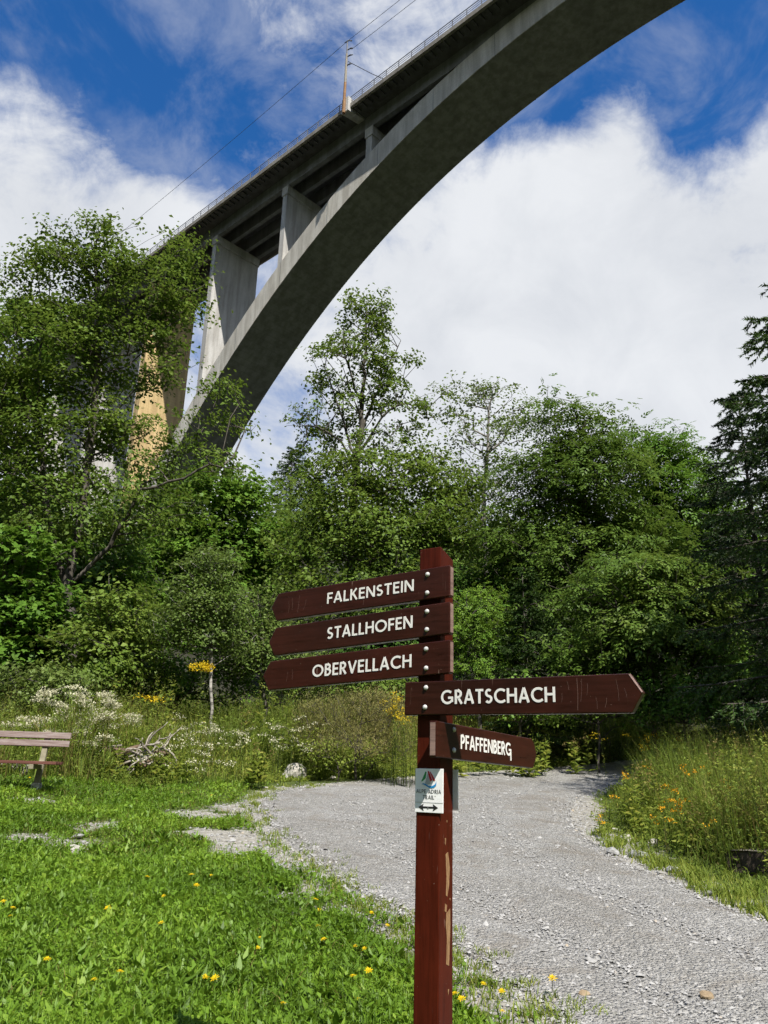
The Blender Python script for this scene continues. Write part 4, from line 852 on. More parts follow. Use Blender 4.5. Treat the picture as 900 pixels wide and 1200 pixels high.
make_tree('maple_tree', 'bright green maple with a rounded top below the bridge arch', 36.0, [(258, 800), (258, 700), (262, 620), (264, 570)],
          [(268, 572, 42, 30), (225, 610, 42, 40), (300, 600, 36, 40), (255, 650, 70, 45), (320, 660, 28, 50), (200, 680, 40, 55), (265, 720, 70, 50)],
          'lobed', 'leaf_maple', 0.23, 0.8, 6, 12, 0.52, 0.32, 0.16, seed=51, val=0.55)
make_tree('maple_tree', 'deep green maple filling the left edge behind the tall alder', 30.0, [(10, 800), (12, 650), (20, 520), (28, 420)],
          [(25, 400, 45, 55), (5, 500, 55, 70), (40, 620, 70, 70), (-20, 640, 60, 90), (110, 660, 60, 60), (60, 720, 80, 55), (150, 700, 60, 55)],
          'lobed', 'leaf_maple', 0.21, 0.75, 6, 12, 0.5, 0.30, 0.16, seed=52, val=0.6)
make_tree('maple_tree', 'leafy young maple on the far left above the bench', 21.0, [(22, 830), (24, 760), (26, 700)],
          [(25, 660, 40, 40), (10, 720, 50, 45), (60, 730, 40, 45), (20, 780, 55, 35)],
          'lobed', 'leaf_maple', 0.18, 2.0, 6, 11, 0.36, 0.22, 0.08, seed=53, val=0.5)
make_tree('hazel_shrub', 'rounded hazel shrub with pale leaf tips below the tall alder', 20.0, [(128, 830), (128, 780), (130, 730)],
          [(140, 720, 40, 34), (105, 755, 42, 34), (165, 765, 38, 34), (130, 790, 60, 24)],
          'simple', 'leaf_alder', 0.14, 2.2, 7, 15, 0.32, 0.2, 0.05, seed=61, val=0.66, cat='shrub')
make_tree('birch_tree', 'young birch with a white stem behind the goldenrod', 19.0, [(249, 830), (247, 760), (247, 700), (245, 640)],
          [(245, 660, 26, 22, 0, 0.8), (228, 700, 30, 26, 0, 0.7), (265, 700, 26, 30, 0, 0.7), (215, 735, 30, 24, 0, 0.6), (262, 745, 28, 20, 0, 0.6)],
          'simple', 'leaf_birch', 0.085, 7.0, 7, 18, 0.25, 0.16, 0.036, 0.004, bark='bark_birch', seed=71, val=0.5)
make_tree('leafy_shrub', 'yellow-green shrub behind the tips of the left boards', 20.5, [(310, 830), (308, 790), (308, 750)],
          [(300, 720, 34, 30), (320, 760, 36, 34), (280, 770, 34, 30), (345, 780, 36, 28)],
          'simple', 'leaf_birch', 0.10, 2.6, 7, 17, 0.3, 0.18, 0.05, seed=81, val=0.6, cat='shrub')
make_tree('leafy_shrub', 'pale green shrub just right of the post behind the boards', 22.0, [(562, 830), (560, 780), (556, 730)],
          [(560, 715, 30, 30), (585, 750, 30, 34), (545, 765, 36, 34), (600, 785, 30, 22)],
          'pinnate', 'leaf_maple', 0.17, 2.6, 6, 10, 0.3, 0.18, 0.06, seed=82, val=0.8, cat='shrub')
make_tree('leafy_shrub', 'dark shrub in the shade between the post and the pale shrub', 25.0, [(500, 820), (500, 780), (500, 740)],
          [(470, 750, 50, 40), (530, 720, 40, 60), (440, 780, 50, 30), (590, 700, 36, 60), (360, 770, 50, 36)],
          'simple', 'leaf_dark', 0.13, 1.6, 7, 18, 0.4, 0.24, 0.07, seed=83, val=0.55, cat='shrub')
make_tree('leafy_shrub', 'low mixed shrub at the right end of the track under the spruce', 20.0, [(850, 835), (850, 800), (850, 770)],
          [(850, 775, 42, 34), (815, 800, 40, 24), (895, 790, 40, 34)],
          'simple', 'leaf_maple', 0.11, 2.4, 7, 16, 0.3, 0.2, 0.05, seed=84, val=0.5, cat='shrub')
make_tree('leafy_shrub', 'wide green shrub between the birch and the hazel', 21.0, [(205, 835), (205, 800), (205, 770)],
          [(205, 775, 36, 26), (230, 800, 36, 22), (180, 800, 34, 20), (270, 800, 34, 22)],
          'simple', 'leaf_maple', 0.10, 2.6, 7, 15, 0.3, 0.18, 0.05, seed=85, val=0.5, cat='shrub')
make_tree('low_shrub', 'low leafy shrub at the meadow edge just right of the post', 20.2, [(610, 850), (610, 830), (610, 815)], [(600, 812, 40, 20), (640, 822, 34, 16), (575, 825, 30, 14)], 'simple', 'leaf_maple', 0.10, 3.4, 7, 14, 0.26, 0.17, 0.03, 0.004, seed=300, cat='shrub', val=0.6, seg=0.4)
make_tree('low_shrub', 'low olive shrub above the far bend of the track', 19.8, [(700, 850), (700, 830), (700, 815)], [(690, 815, 40, 22), (735, 822, 36, 18), (660, 832, 26, 12)], 'simple', 'leaf_alder', 0.10, 3.4, 7, 14, 0.26, 0.17, 0.03, 0.004, seed=301, cat='shrub', val=0.6, seg=0.4)
make_tree('low_shrub', 'low green shrub beyond the verge at the right end of the track', 19.4, [(800, 850), (800, 830), (800, 815)], [(790, 818, 42, 24), (835, 828, 36, 20), (765, 835, 26, 14)], 'simple', 'leaf_maple', 0.10, 3.4, 7, 14, 0.26, 0.17, 0.03, 0.004, seed=302, cat='shrub', val=0.5, seg=0.4)
make_tree('low_shrub', 'low shrub behind the willow bush below the left boards', 20.0, [(440, 850), (440, 830), (440, 815)], [(445, 800, 40, 24), (400, 805, 36, 20), (480, 812, 30, 16)], 'simple', 'leaf_alder', 0.10, 3.4, 7, 14, 0.26, 0.17, 0.03, 0.004, seed=303, cat='shrub', val=0.6, seg=0.4)
make_tree('low_shrub', 'low yellow-green shrub behind the white flowers by the bench', 18.6, [(50, 850), (50, 830), (50, 815)], [(40, 800, 42, 22), (90, 806, 36, 18), (5, 812, 34, 20)], 'simple', 'leaf_birch', 0.10, 3.4, 7, 14, 0.26, 0.17, 0.03, 0.004, seed=304, cat='shrub', val=0.7, seg=0.4)
make_tree('birch_tree', 'leafy tree just outside the right edge whose shadow lies on the far bend', 9.2, [(1243, 905), (1160, 500), (1085, 130)],
          [(1085, 70, 80, 70), (1120, 150, 60, 60)], 'simple', 'leaf_birch', 0.10, 2.4, 7, 16, 0.3, 0.2, 0.10, seed=401)
LB = np.array([9.5, 14.0, 0.0]); LB[2] = zg1(LB[0], LB[1])
make_conifer('larch_tree', 'large dark larch whose drooping boughs hang in from the right edge', LB, 10.8, 3.9, z0=0.14, whorls=27, per=8, twigs=22, needle=0.085, nper=30, droop=0.40, sag=0.24, mat='needle_larch', seed=5, r_root=0.26, hang=0.75, shape=0.33, wd=0.032, tl=0.8)
make_conifer('spruce_tree', 'slim dark spruce with a pointed top behind the drooping larch', gpos(918, 20.5), 10.6, 2.9, whorls=30, per=6, twigs=15, needle=0.085, nper=24, droop=0.35, sag=0.2, mat='needle', seed=6, r_root=0.17, hang=0.55, shape=0.6)
make_conifer('spruce_tree', 'young spruce half hidden at the foot of the round ash', gpos(622, 21.5), 5.2, 1.7, whorls=20, per=6, twigs=10, needle=0.06, nper=32, droop=0.3, sag=0.15, mat='needle_larch', seed=8, r_root=0.08, hang=0.4)
make_conifer('spruce_tree', 'rounded far conifer on the hillside right of the arch foot', gpos(318, 92.0), 14.5, 4.6, whorls=30, per=6, twigs=8, needle=0.22, nper=12, wd=0.07, droop=0.3, mat='needle_larch', seed=9, r_root=0.3, shape=0.55)
make_conifer('spruce_tree', 'small far conifer just left of the airy alder', gpos(352, 100.0), 11.0, 3.6, whorls=26, per=6, twigs=8, needle=0.22, nper=12, wd=0.07, droop=0.3, mat='needle', seed=10, r_root=0.3, shape=0.6)
# the wood farther up the slope reads as one mass
r = np.random.default_rng(99); Pw = []
for i in range(125):
    y_ = r.uniform(34, 72); x_ = r.uniform(-0.62, 0.62) * y_; h_ = r.uniform(5, 8.5) * (1.0 + 0.004 * y_); z_ = float(g(x_, y_))
    n_ = 420; v_ = unit(r.normal(size=(n_, 3))) * (r.uniform(0.3, 1, n_) ** 0.4)[:, None]; Pw.append(np.array([x_, y_, z_ + h_ * 0.55]) + v_ * np.array([h_ * 0.36, h_ * 0.36, h_ * 0.48]))
Pw = np.concatenate(Pw); V, v = foliage(Pw, 'simple', 0.34, 0.45 + 0.5 * (vnoise(Pw[:, 0] + 200, Pw[:, 2] + 200, 2.0, 4) - 0.5), r)
tag(link('hillside_wood', quads_mesh('hillside_wood', V, v), 'leaf_ash'), 'distant wood covering the slope behind the trees', 'wood', kind='stuff')

# ------------------------------------------------------------------ ground cover
def blades(P, H, Wd, lean, r, curl=0.5):
    n = len(P); az = r.uniform(0, 2 * np.pi, n); o = np.stack([np.cos(az), np.sin(az), np.zeros(n)], -1); s = np.stack([-np.sin(az + r.normal(0, 0.6, n)), np.cos(az), np.zeros(n)], -1)
    H = H[:, None]; Wd = Wd[:, None]; lean = lean[:, None]; up = np.array([0, 0, 1.0])
    m_ = P + up * H * 0.55 + o * H * lean * 0.35; t = P + up * H * (1 - 0.25 * lean) + o * H * lean * (0.8 + curl * 0.3)
    V = np.stack([P - s * Wd * 0.5, P + s * Wd * 0.5, m_ - s * Wd * 0.4, m_ + s * Wd * 0.4, t], 1).reshape(-1, 3)
    F = (np.arange(n) * 5)[:, None, None] + np.array([[0, 1, 2], [1, 3, 2], [2, 3, 4]])[None]
    return V, F.reshape(-1, 3)
def blade_obj(name, P, H, Wd, lean, val, mat, r, label, cat, parent=None):
    V, F = blades(P, H, Wd, lean, r); o = link(name, np_mesh(name, V, F, np.repeat(val, 3)), mat, parent); return tag(o, label, cat, kind='stuff')
def scatter(x0, x1, y0, y1, n, r):
    x = r.uniform(x0, x1, n); y = r.uniform(y0, y1, n); return x, y
def in_view(x, y, z, mx=0.12):
    q = np.stack([x, y, z], -1) - CAM; d = q @ _f; u = (q @ _r) / d * FPX; v = (q @ _u) / d * FPX; return (d > 0.5) & (np.abs(u) < 450 * (1 + 2 * mx) + 40) & (v > -640) & (v < 640)
r = np.random.default_rng(201)
# lawn: blades and small round leaves, thinner over the worn stony patch
x, y = scatter(-9, 2.6, 4.4, 15.5, 800000, r); td = track_dist(x, y); z = zg(x, y); b = bareness(x, y, td); f1 = fbm(x, y, 0.8, 21)
left = np.interp(y, PA[:90, 1], PA[:90, 0]) > x
dens = np.clip(1.15 - 1.25 * b - 0.55 * smooth(y, 9.0, 12.5) * (0.35 + f1), 0.0, 1) * (0.35 + 1.3 * f1) * np.clip(7.0 / y, 0.35, 1.0) ** 1.2
k = (td > 0.02) & left & in_view(x, y, z) & (r.random(len(x)) < dens * 0.95) & ~((y > 13.2) & (r.random(len(x)) < 0.5))
x, y, z, b, f1 = x[k], y[k], z[k], b[k], f1[k]; P = np.stack([x, y, z], -1); n = len(P); grass = r.random(n) < 0.42; tall = 0.3 + 1.5 * fbm(x, y, 0.9, 33)
val = np.clip(0.30 + 0.9 * (fbm(x, y, 0.8, 40) - 0.5) + r.normal(0.12, 0.15, n) - 0.1 * b, 0, 1)
gsel = np.where(grass)[0]
blade_obj('lawn_grass', P[gsel], r.uniform(0.05, 0.13, len(gsel)) * tall[gsel], r.uniform(0.004, 0.009, len(gsel)), r.uniform(0.1, 0.9, len(gsel)), val[gsel], 'lawn', r, 'short green grass of the lawn at the lower left', 'grass')
dsel = gsel[r.random(len(gsel)) < np.clip(0.04 + 0.35 * smooth(y[gsel], 8.0, 11.5) + 0.5 * b[gsel], 0, 0.7)]
blade_obj('lawn_straw', P[dsel], r.uniform(0.04, 0.12, len(dsel)), r.uniform(0.003, 0.007, len(dsel)), r.uniform(0.4, 1.3, len(dsel)), np.clip(r.normal(0.5, 0.2, len(dsel)), 0, 1), 'straw', r, 'dry straw lying through the lawn towards the worn patch', 'grass')
ls = np.where(~grass)[0]; D, Nn = rand_axes(len(ls), 0.35, 0.4, 0.4, r); L = r.uniform(0.018, 0.052, len(ls)) * tall[ls]; hz_ = r.uniform(0.0, 0.06, len(ls)) * tall[ls]
V = leaf_quads(P[ls] + np.array([0, 0, 1.0]) * hz_[:, None], D, Nn, L, L * r.uniform(0.4, 0.75, len(ls)))
tag(link('lawn_leaves', quads_mesh('lawn_leaves', V, np.clip(val[ls] + 0.08, 0, 1)), 'lawn'), 'small clover and dandelion leaves spread through the lawn', 'ground cover', kind='stuff')
# coarser leaf rosettes
rs = r.choice(n, 4200, replace=False); rs = rs[b[rs] < 0.45]; q = 9; Pr = np.repeat(P[rs], q, 0); az = r.uniform(0, 2 * np.pi, len(Pr)); el = r.uniform(0.15, 1.1, len(Pr)); D = np.stack([np.cos(az) * np.cos(el), np.sin(az) * np.cos(el), np.sin(el)], -1)
L = np.repeat(r.uniform(0.05, 0.15, len(rs)), q) * r.uniform(0.6, 1.1, len(Pr)); V = leaf_quads(Pr, D, unit(np.array([0, 0, 1.0]) - D * 0.3 + r.normal(0, 0.15, Pr.shape)), L, L * 0.24, 0.10)
tag(link('rosette_leaves', quads_mesh('rosette_leaves', V, np.clip(np.repeat(val[rs], q) + r.normal(0.06, 0.12, len(Pr)), 0, 1)), 'lawn'), 'long toothed leaf rosettes standing in the lawn', 'ground cover', kind='stuff')

# tall meadow between the lawn or track and the trees
CLEAR = [(ghit(344, 910), 0.45), (ghit(337, 880), 0.25), (at(170, 862, 15.2), 0.55), (ghit(866, 1030), 0.55)]
def clear(x, y):
    """1 in the open, towards 0 just in front of things the photo shows clear of the weeds"""
    k = np.ones(len(x))
    for c, w in CLEAR: k = np.minimum(k, 1 - 0.85 * np.exp(-((x - c[0] - 0.15 * (w > 0.5)) / w) ** 4) * ((y < c[1] + 0.1) & (y > c[1] - 2.2)))
    return k
def meadow(name, n, x0, x1, y0, y1, keep, hfun, seed, mats, label, wd=(0.008, 0.016), leafy=0.5, lsize=(0.05, 0.11)):
    r = np.random.default_rng(seed); x, y = scatter(x0, x1, y0, y1, n, r); td = track_dist(x, y); z = zg(x, y)
    k = (td > 0.12) & in_view(x, y, z) & keep(x, y, td, r); x, y, z, td = x[k], y[k], z[k], td[k]; P = np.stack([x, y, z], -1); h = hfun(x, y, td) * r.uniform(0.5, 1.2, len(x)) * clear(x, y); patch = fbm(x, y, 1.6, seed)
    print('MEADOW', name, len(x))
    dry = r.random(len(x)) < np.clip(0.26 + 2.0 * (fbm(x, y, 1.6, seed + 5) - 0.5), 0.04, 0.8)
    for sel, mt, nm in ((~dry, mats[0], name), (dry, mats[1], name + '_dry')):
        i = np.where(sel)[0]
        blade_obj(nm, P[i], h[i], r.uniform(*wd, len(i)), r.uniform(0.05, 0.75, len(i)), np.clip(0.42 + 1.3 * (patch[i] - 0.5) + r.normal(0, 0.17, len(i)), 0, 1), mt, r, label[0] if mt == mats[0] else label[1], 'grass')
    i = np.where(r.random(len(x)) < leafy)[0]; q = 6; Pq = np.repeat(P[i], q, 0) + r.normal(size=(len(i) * q, 3)) * np.array([0.05, 0.05, 0]); Pq[:, 2] += np.repeat(h[i], q) * r.uniform(0.05, 0.85, len(Pq))
    D, Nn = rand_axes(len(Pq), 0.15, 0.5, 0.6, r); L = r.uniform(*lsize, len(Pq))
    tag(link(name + '_leaves', quads_mesh(name, leaf_quads(Pq, D, Nn, L, L * r.uniform(0.2, 0.45, len(Pq))), np.clip(np.repeat(0.42 + 1.4 * (patch[i] - 0.5), q) + r.normal(0, 0.17, len(Pq)), 0, 1)), mats[0]), label[2], 'weeds', kind='stuff')
back = lambda x, y, td, r: (y > np.interp(x, [-9, -4, -2.6, -1, 3, 6, 12], [13.6, 14.0, 15.0, 17.2, 18.5, 20.0, 22.0])) & (r.random(len(x)) < np.clip(0.35 + 1.2 * (fbm(x, y, 1.5, 77) - 0.35), 0.1, 1))
meadow('meadow_grass', 110000, -11, 13, 13.4, 25, back, lambda x, y, td: (0.25 + 0.95 * smooth(td, 0.2, 2.2)) * (0.3 + 1.3 * fbm(x, y, 1.1, 78)), 301, ('weed', 'straw'),
       ('tall green meadow grass behind the track', 'dry straw coloured grass standing in the meadow', 'leafy weeds mixed through the tall meadow'))
# weedy verge inside the bend
BEAM = ghit(866, 1030)
PBi = PB
def vkeep(x, y, td, r):
    xb = np.interp(y, PB[10:75, 1], PB[10:75, 0]); return (x > xb) & (y > 5) & ~in_poly(x, y) & (r.random(len(x)) < np.clip(0.05 + 1.0 * smooth(td, 0.15, 1.2) * (0.2 + 1.3 * fbm(x, y, 0.7, 88)), 0, 1))
meadow('verge_grass', 80000, 2.0, 11.5, 6.0, 20.5, vkeep, lambda x, y, td: (0.10 + 1.15 * smooth(td, 0.15, 1.6)) * (0.35 + 1.2 * fbm(x, y, 0.9, 89)), 302, ('weed', 'straw'),
       ('green grass and weeds of the verge inside the bend', 'yellowed grass of the verge inside the bend', 'leafy weeds of the verge inside the bend'), wd=(0.005, 0.011), lsize=(0.03, 0.08))
# sparse tufts along the stony left edge of the track
r = np.random.default_rng(210); i = r.integers(20, 105, 260); c = PA[i] + r.normal(0, 0.16, (260, 2)); q = 26; cc = np.repeat(c, q, 0) + r.normal(0, 0.035, (260 * q, 2)); zt_ = zg(cc[:, 0], cc[:, 1])
blade_obj('edge_tufts', np.stack([cc[:, 0], cc[:, 1], zt_ + 0.0], -1), r.uniform(0.03, 0.09, len(cc)), r.uniform(0.004, 0.009, len(cc)), r.uniform(0.3, 1.1, len(cc)), np.clip(r.normal(0.5, 0.2, len(cc)), 0, 1), 'weed', r, 'low grass tufts creeping over the stony edge of the track', 'grass')
i = r.integers(12, 75, 150); c = PB[i] + np.abs(r.normal(0.25, 0.22, (150, 1))) * np.array([[0.8, 0.6]]) + r.normal(0, 0.08, (150, 2)); q = 30; cc = np.repeat(c, q, 0) + r.normal(0, 0.05, (150 * q, 2)); zt_ = zg(cc[:, 0], cc[:, 1])
blade_obj('verge_tufts', np.stack([cc[:, 0], cc[:, 1], zt_], -1), r.uniform(0.05, 0.16, len(cc)), r.uniform(0.006, 0.014, len(cc)), r.uniform(0.3, 1.1, len(cc)), np.clip(r.normal(0.5, 0.2, len(cc)), 0, 1), 'weed', r, 'low tufts growing among the stones at the inner edge of the bend', 'grass')
# gravel: loose stones on the track, larger along the edges and on the worn patch
r = np.random.default_rng(220)
_ph = np.array([(1, 0, 0), (-1, 0, 0), (0, 1, 0), (0, -1, 0), (0, 0, 1), (0, 0, -1)], float); _pf = np.array([(0, 2, 4), (2, 1, 4), (1, 3, 4), (3, 0, 4), (2, 0, 5), (1, 2, 5), (3, 1, 5), (0, 3, 5)])
def pebbles(name, P, S, label, r):
    n = len(P); sc = S[:, None] * r.uniform(0.6, 1.4, (n, 3)) * np.array([1, 1, 0.62]); az = r.uniform(0, 2 * np.pi, n); V = _ph[None] * sc[:, None] + r.normal(0, 0.25, (n, 6, 3)) * S[:, None, None]
    ca, sa = np.cos(az)[:, None], np.sin(az)[:, None]; V = np.stack([V[..., 0] * ca - V[..., 1] * sa, V[..., 0] * sa + V[..., 1] * ca, V[..., 2]], -1) + P[:, None]
    F = (np.arange(n) * 6)[:, None, None] + _pf[None, :4]; tag(link(name, np_mesh(name, V.reshape(-1, 3), F.reshape(-1, 3), np.repeat(r.random(n), 4)), 'gravel_stone'), label, 'gravel', kind='stuff')
x, y = scatter(-3.5, 8.5, 4.6, 20, 330000, r); td = track_dist(x, y); wgt = np.clip(6.5 / y, 0.15, 1) ** 1.3 * np.where(td < 0, 0.42 + 0.5 * np.exp(td / 0.5), np.exp(-td / 0.16) * 0.9)
k = in_view(x, y, g(x, y)) & (r.random(len(x)) < wgt) & (td < 0.6); x, y, td = x[k], y[k], td[k]
S = np.exp(r.normal(math.log(0.0085), 0.40, len(x))) * (1 + 0.30 * np.exp(-np.abs(td) / 0.35)); zt_ = np.where(td < -0.1, ztrack(x, y), g(x, y)) + S * 0.1
print('PEBBLES', len(x)); pebbles('loose_gravel', np.stack([x, y, zt_], -1), S, 'loose grey gravel stones lying over the track', r)
x, y = scatter(-7, 1.5, 6.5, 14, 60000, r); td = track_dist(x, y); b = bareness(x, y, td); k = (td > 0) & (b > 0.35) & (r.random(len(x)) < 0.5 * b * np.clip(7 / y, 0.3, 1)); x, y = x[k], y[k]; S = np.exp(r.normal(math.log(0.011), 0.5, len(x)))
pebbles('worn_patch_stones', np.stack([x, y, zg(x, y) + S * 0.15], -1), S, 'pale stones scattered over the worn patch of lawn', r)

# ------------------------------------------------------------------ single stones
def rock(name, label, px, py, size, mat, seed, flat=0.6, cat='stone', group=None, sink=0.25, stretch=1.0):
    r = np.random.default_rng(seed); p = ghit(px, py); p[2] = zg1(p[0], p[1]) if track_dist(p[:1], p[1:2])[0] > 0 else float(ztrack(p[0], p[1]))
    b = bmesh.new(); bmesh.ops.create_icosphere(b, subdivisions=2, radius=1.0); cuts = unit(r.normal(size=(11, 3))); lv = r.uniform(0.55, 0.9, 11)
    for v in b.verts:
        q = np.array(v.co)
        for c_, l_ in zip(cuts, lv):
            d_ = q @ c_
            if d_ > l_: q = q - c_ * (d_ - l_)
        v.co = q * size * np.array([stretch, 1, flat]) + r.normal(0, 0.02 * size, 3)
    me = bpy.data.meshes.new(name); b.to_mesh(me); b.free(); o = link(name, me, mat, None, (p[0], p[1], p[2] + size * flat * (0.8 - sink * 1.5))); o.rotation_euler = (r.normal(0, 0.15), r.normal(0, 0.15), r.uniform(0, 3)); return tag(o, label, cat, group)
rock('boulder', 'pale boulder at the meadow edge left of the track bend', 344, 912, 0.27, 'rock_pale', 1, 0.85, 'boulder')
rock('boulder', 'smaller pale stone in the weeds above the pale boulder', 337, 880, 0.22, 'rock_pale', 2, 0.7, 'boulder')
rock('boulder', 'low white slab half hidden behind the bench seat', 18, 905, 0.42, 'rock_pale', 3, 0.35, 'boulder')
rock('stone', 'brown stone lying alone on the near gravel track', 829, 1174, 0.05, 'rock_tan', 4, 0.6)
rock('stone', 'flat tan stone at the near edge of the track by the dandelion', 684, 1171, 0.045, 'rock_tan', 5, 0.5)
rock('stone', 'flat pale stone on the worn lawn below the bench', 92, 996, 0.13, 'rock_pale', 6, 0.25)
rock('stone', 'grey stone beside the flat pale one on the worn lawn', 90, 982, 0.10, 'rock_grey', 7, 0.35)
rock('stone', 'small white stone in the middle of the sunny lawn', 250, 1038, 0.05, 'rock_pale', 8, 0.5)
for i, (px, py, s_) in enumerate([(735, 985, 0.10), (718, 1003, 0.09), (748, 1005, 0.12), (722, 975, 0.08), (790, 1022, 0.09), (705, 985, 0.07), (765, 990, 0.08), (830, 1050, 0.06), (700, 972, 0.06)]):
    rock('stone', 'grey stone at the ragged inner edge of the track bend', px, py, s_, 'rock_grey' if i % 3 else 'rock_pale', 20 + i, 0.55, group='stones along the inner edge of the bend')
for i, (px, py, s_) in enumerate([(425, 908, 0.10), (470, 905, 0.11), (390, 912, 0.07), (578, 898, 0.10), (600, 893, 0.08), (650, 893, 0.10), (665, 885, 0.13), (520, 905, 0.06), (310, 925, 0.07)]):
    rock('stone', 'pale stone at the far meadow edge of the track', px, py, s_, 'rock_pale', 40 + i, 0.6, group='stones along the far edge of the track')

# ------------------------------------------------------------------ flowers and weeds one can point at
def flower_proto():
    pass
def leafy_stem(h, r, n, L0, Wr=0.28, lean=0.06, from_=0.1, to=0.95, thick=0.004):
    """stem line and leaves along it"""
    t = np.linspace(0, 1, 6); az = r.uniform(0, 6.28); c = np.stack([math.cos(az) * lean * h * t ** 1.6, math.sin(az) * lean * h * t ** 1.6, h * t], -1); tl = r.uniform(from_, to, n); P = np.stack([np.interp(tl, t, c[:, i]) for i in range(3)], -1)
    a_ = np.arange(n) * 2.4 + r.uniform(0, 6); el = r.normal(0.25, 0.3, n); D = np.stack([np.cos(a_) * np.cos(el), np.sin(a_) * np.cos(el), np.sin(el)], -1); L = L0 * r.uniform(0.6, 1.1, n) * (1.15 - 0.6 * tl)
    return c, leaf_quads(P, D, unit(np.array([0, 0, 1.0]) + r.normal(0, 0.3, (n, 3))), L, L * Wr)
def plume(P, n, spread, size, r, up=0.6):
    Q = P + r.normal(size=(n, 3)) * spread; D, Nn = rand_axes(n, up, 0.5, 0.5, r); L = size * r.uniform(0.6, 1.3, n); return leaf_quads(Q, D, Nn, L, L * 0.8)
def herb(name, label, loc, h, heads, petal, seed, stems=1, nl=26, L0=0.11, Wr=0.24, cat='flower', group=None, base_r=0.08, head_n=60, head_spread=(0.10, 0.10, 0.03), head_size=0.03, lean=0.08):
    r = np.random.default_rng(seed); root = tag(empty(name, loc), label, cat, group); sm = MB(); LV, HV = [], []
    for s in range(stems):
        o = np.array([*r.normal(0, base_r, 2), 0]) if stems > 1 else np.zeros(3); hh = h * r.uniform(0.75, 1.05) if stems > 1 else h; c, lv = leafy_stem(hh, r, nl, L0, Wr, lean); sm.tube(c + o - np.array([0, 0, 0.05]), [0.006 - 0.0008 * i for i in range(6)], 5); LV.append(lv + o)
        for k_ in range(heads):
            top = c[-1] + o + (np.array([*r.normal(0, max(0.035, head_spread[0] * 1.5), 2), -abs(r.normal(0, 0.05))]) if heads > 1 else 0); sm.tube([c[-2] + o, top], 0.002, 4); HV.append(plume(top, head_n, np.array(head_spread), head_size, r))
    LV = np.concatenate(LV); HV = np.concatenate(HV); sm.build('stem', 'stem', root)
    link('leaves', quads_mesh('leaves', LV, np.clip(r.normal(0.5, 0.2, len(LV) // 4), 0, 1)), 'weed', root); tag(root.children[-1], kind='stuff')
    tag(link('flower_head', quads_mesh('flower_head', HV, np.clip(r.normal(0.5, 0.25, len(HV) // 4), 0, 1)), petal, root), kind='stuff'); return root
def herb_at(px_top, py_top, Y, **kw):
    p = at(px_top, py_top, Y); zb = zg1(p[0], p[1]); return dict(loc=(p[0], p[1], zb), h=max(0.25, p[2] - zb))
herb('goldenrod', 'tall goldenrod with one broad yellow plume in front of the birch stem', heads=9, petal='gold_petal', seed=1, **herb_at(240, 779, 15.6), nl=46, L0=0.16, head_n=50, head_spread=(0.055, 0.055, 0.035), head_size=0.03, lean=0.02)
herb('goldenrod', 'lower goldenrod with a faded yellow plume above the dead wood', heads=4, petal='gold_petal', seed=2, **herb_at(183, 816, 15.8), nl=34, L0=0.13, head_n=45, head_spread=(0.09, 0.09, 0.025), head_size=0.03, lean=0.02)
for i, (px, py, Y) in enumerate([(468, 812, 16.6), (474, 826, 16.4), (463, 818, 17.0), (482, 838, 16.2), (490, 846, 16.4), (470, 842, 16.3), (496, 858, 16.8), (458, 852, 16.5)]):
    herb('goldenrod', 'goldenrod stem in the green clump just left of the post', heads=3 if i < 3 else 1, petal='gold_petal' if i < 3 else 'weed', seed=10 + i, **herb_at(px, py, Y), stems=5, nl=30, L0=0.13, Wr=0.16, head_n=16, head_spread=(0.045, 0.045, 0.04), head_size=0.026, base_r=0.12, group='goldenrod clump left of the post')
wf = [(62, 812, 16.2), (80, 806, 16.6), (95, 815, 15.9), (110, 822, 16.3), (122, 815, 16.8), (135, 820, 16.0), (75, 830, 15.6), (100, 836, 15.5), (55, 835, 15.8), (125, 840, 15.4), (148, 832, 16.4), (66, 848, 15.2), (90, 852, 15.1), (30, 838, 15.8), (118, 858, 15.0)]
for i, (px, py, Y) in enumerate(wf):
    herb('hemp_agrimony', 'white tufted tall weed behind the bench', heads=7, petal='white_petal', seed=40 + i, **herb_at(px, py, Y), stems=3, nl=22, L0=0.12, head_n=30, head_spread=(0.055, 0.055, 0.025), head_size=0.034, base_r=0.13, group='white flowers behind the bench')
wf2 = [(222, 850, 15.6), (240, 846, 15.8), (255, 842, 16.0), (270, 848, 15.8), (285, 853, 15.9), (230, 868, 15.2), (250, 870, 15.0), (215, 838, 16.2), (275, 868, 15.2), (205, 862, 15.2), (262, 885, 14.7), (228, 892, 14.5), (185, 885, 14.6), (335, 845, 16.4), (355, 838, 16.8), (320, 858, 16.2), (345, 868, 15.8)]
for i, (px, py, Y) in enumerate(wf2):
    herb('yarrow', 'loose white flowered weed right of the dead wood', heads=3, petal='white_petal', seed=70 + i, **herb_at(px, py, Y), stems=3, nl=16, L0=0.09, head_n=12, head_spread=(0.045, 0.045, 0.02), head_size=0.028, base_r=0.13, group='white flowers right of the dead wood')
of_ = [(792, 898, 11.5), (800, 905, 11.2), (818, 903, 11.6), (827, 901, 11.8), (727, 906, 12.6), (731, 909, 12.4), (787, 926, 10.6), (782, 934, 10.4), (793, 938, 10.5), (779, 946, 10.2), (788, 948, 10.3), (796, 942, 10.4), (703, 953, 11.4), (701, 957, 11.3), (758, 898, 12.6), (830, 962, 9.6), (768, 955, 10.4), (712, 930, 12.2), (775, 918, 11.4), (845, 912, 11.0), (790, 960, 10.0)]
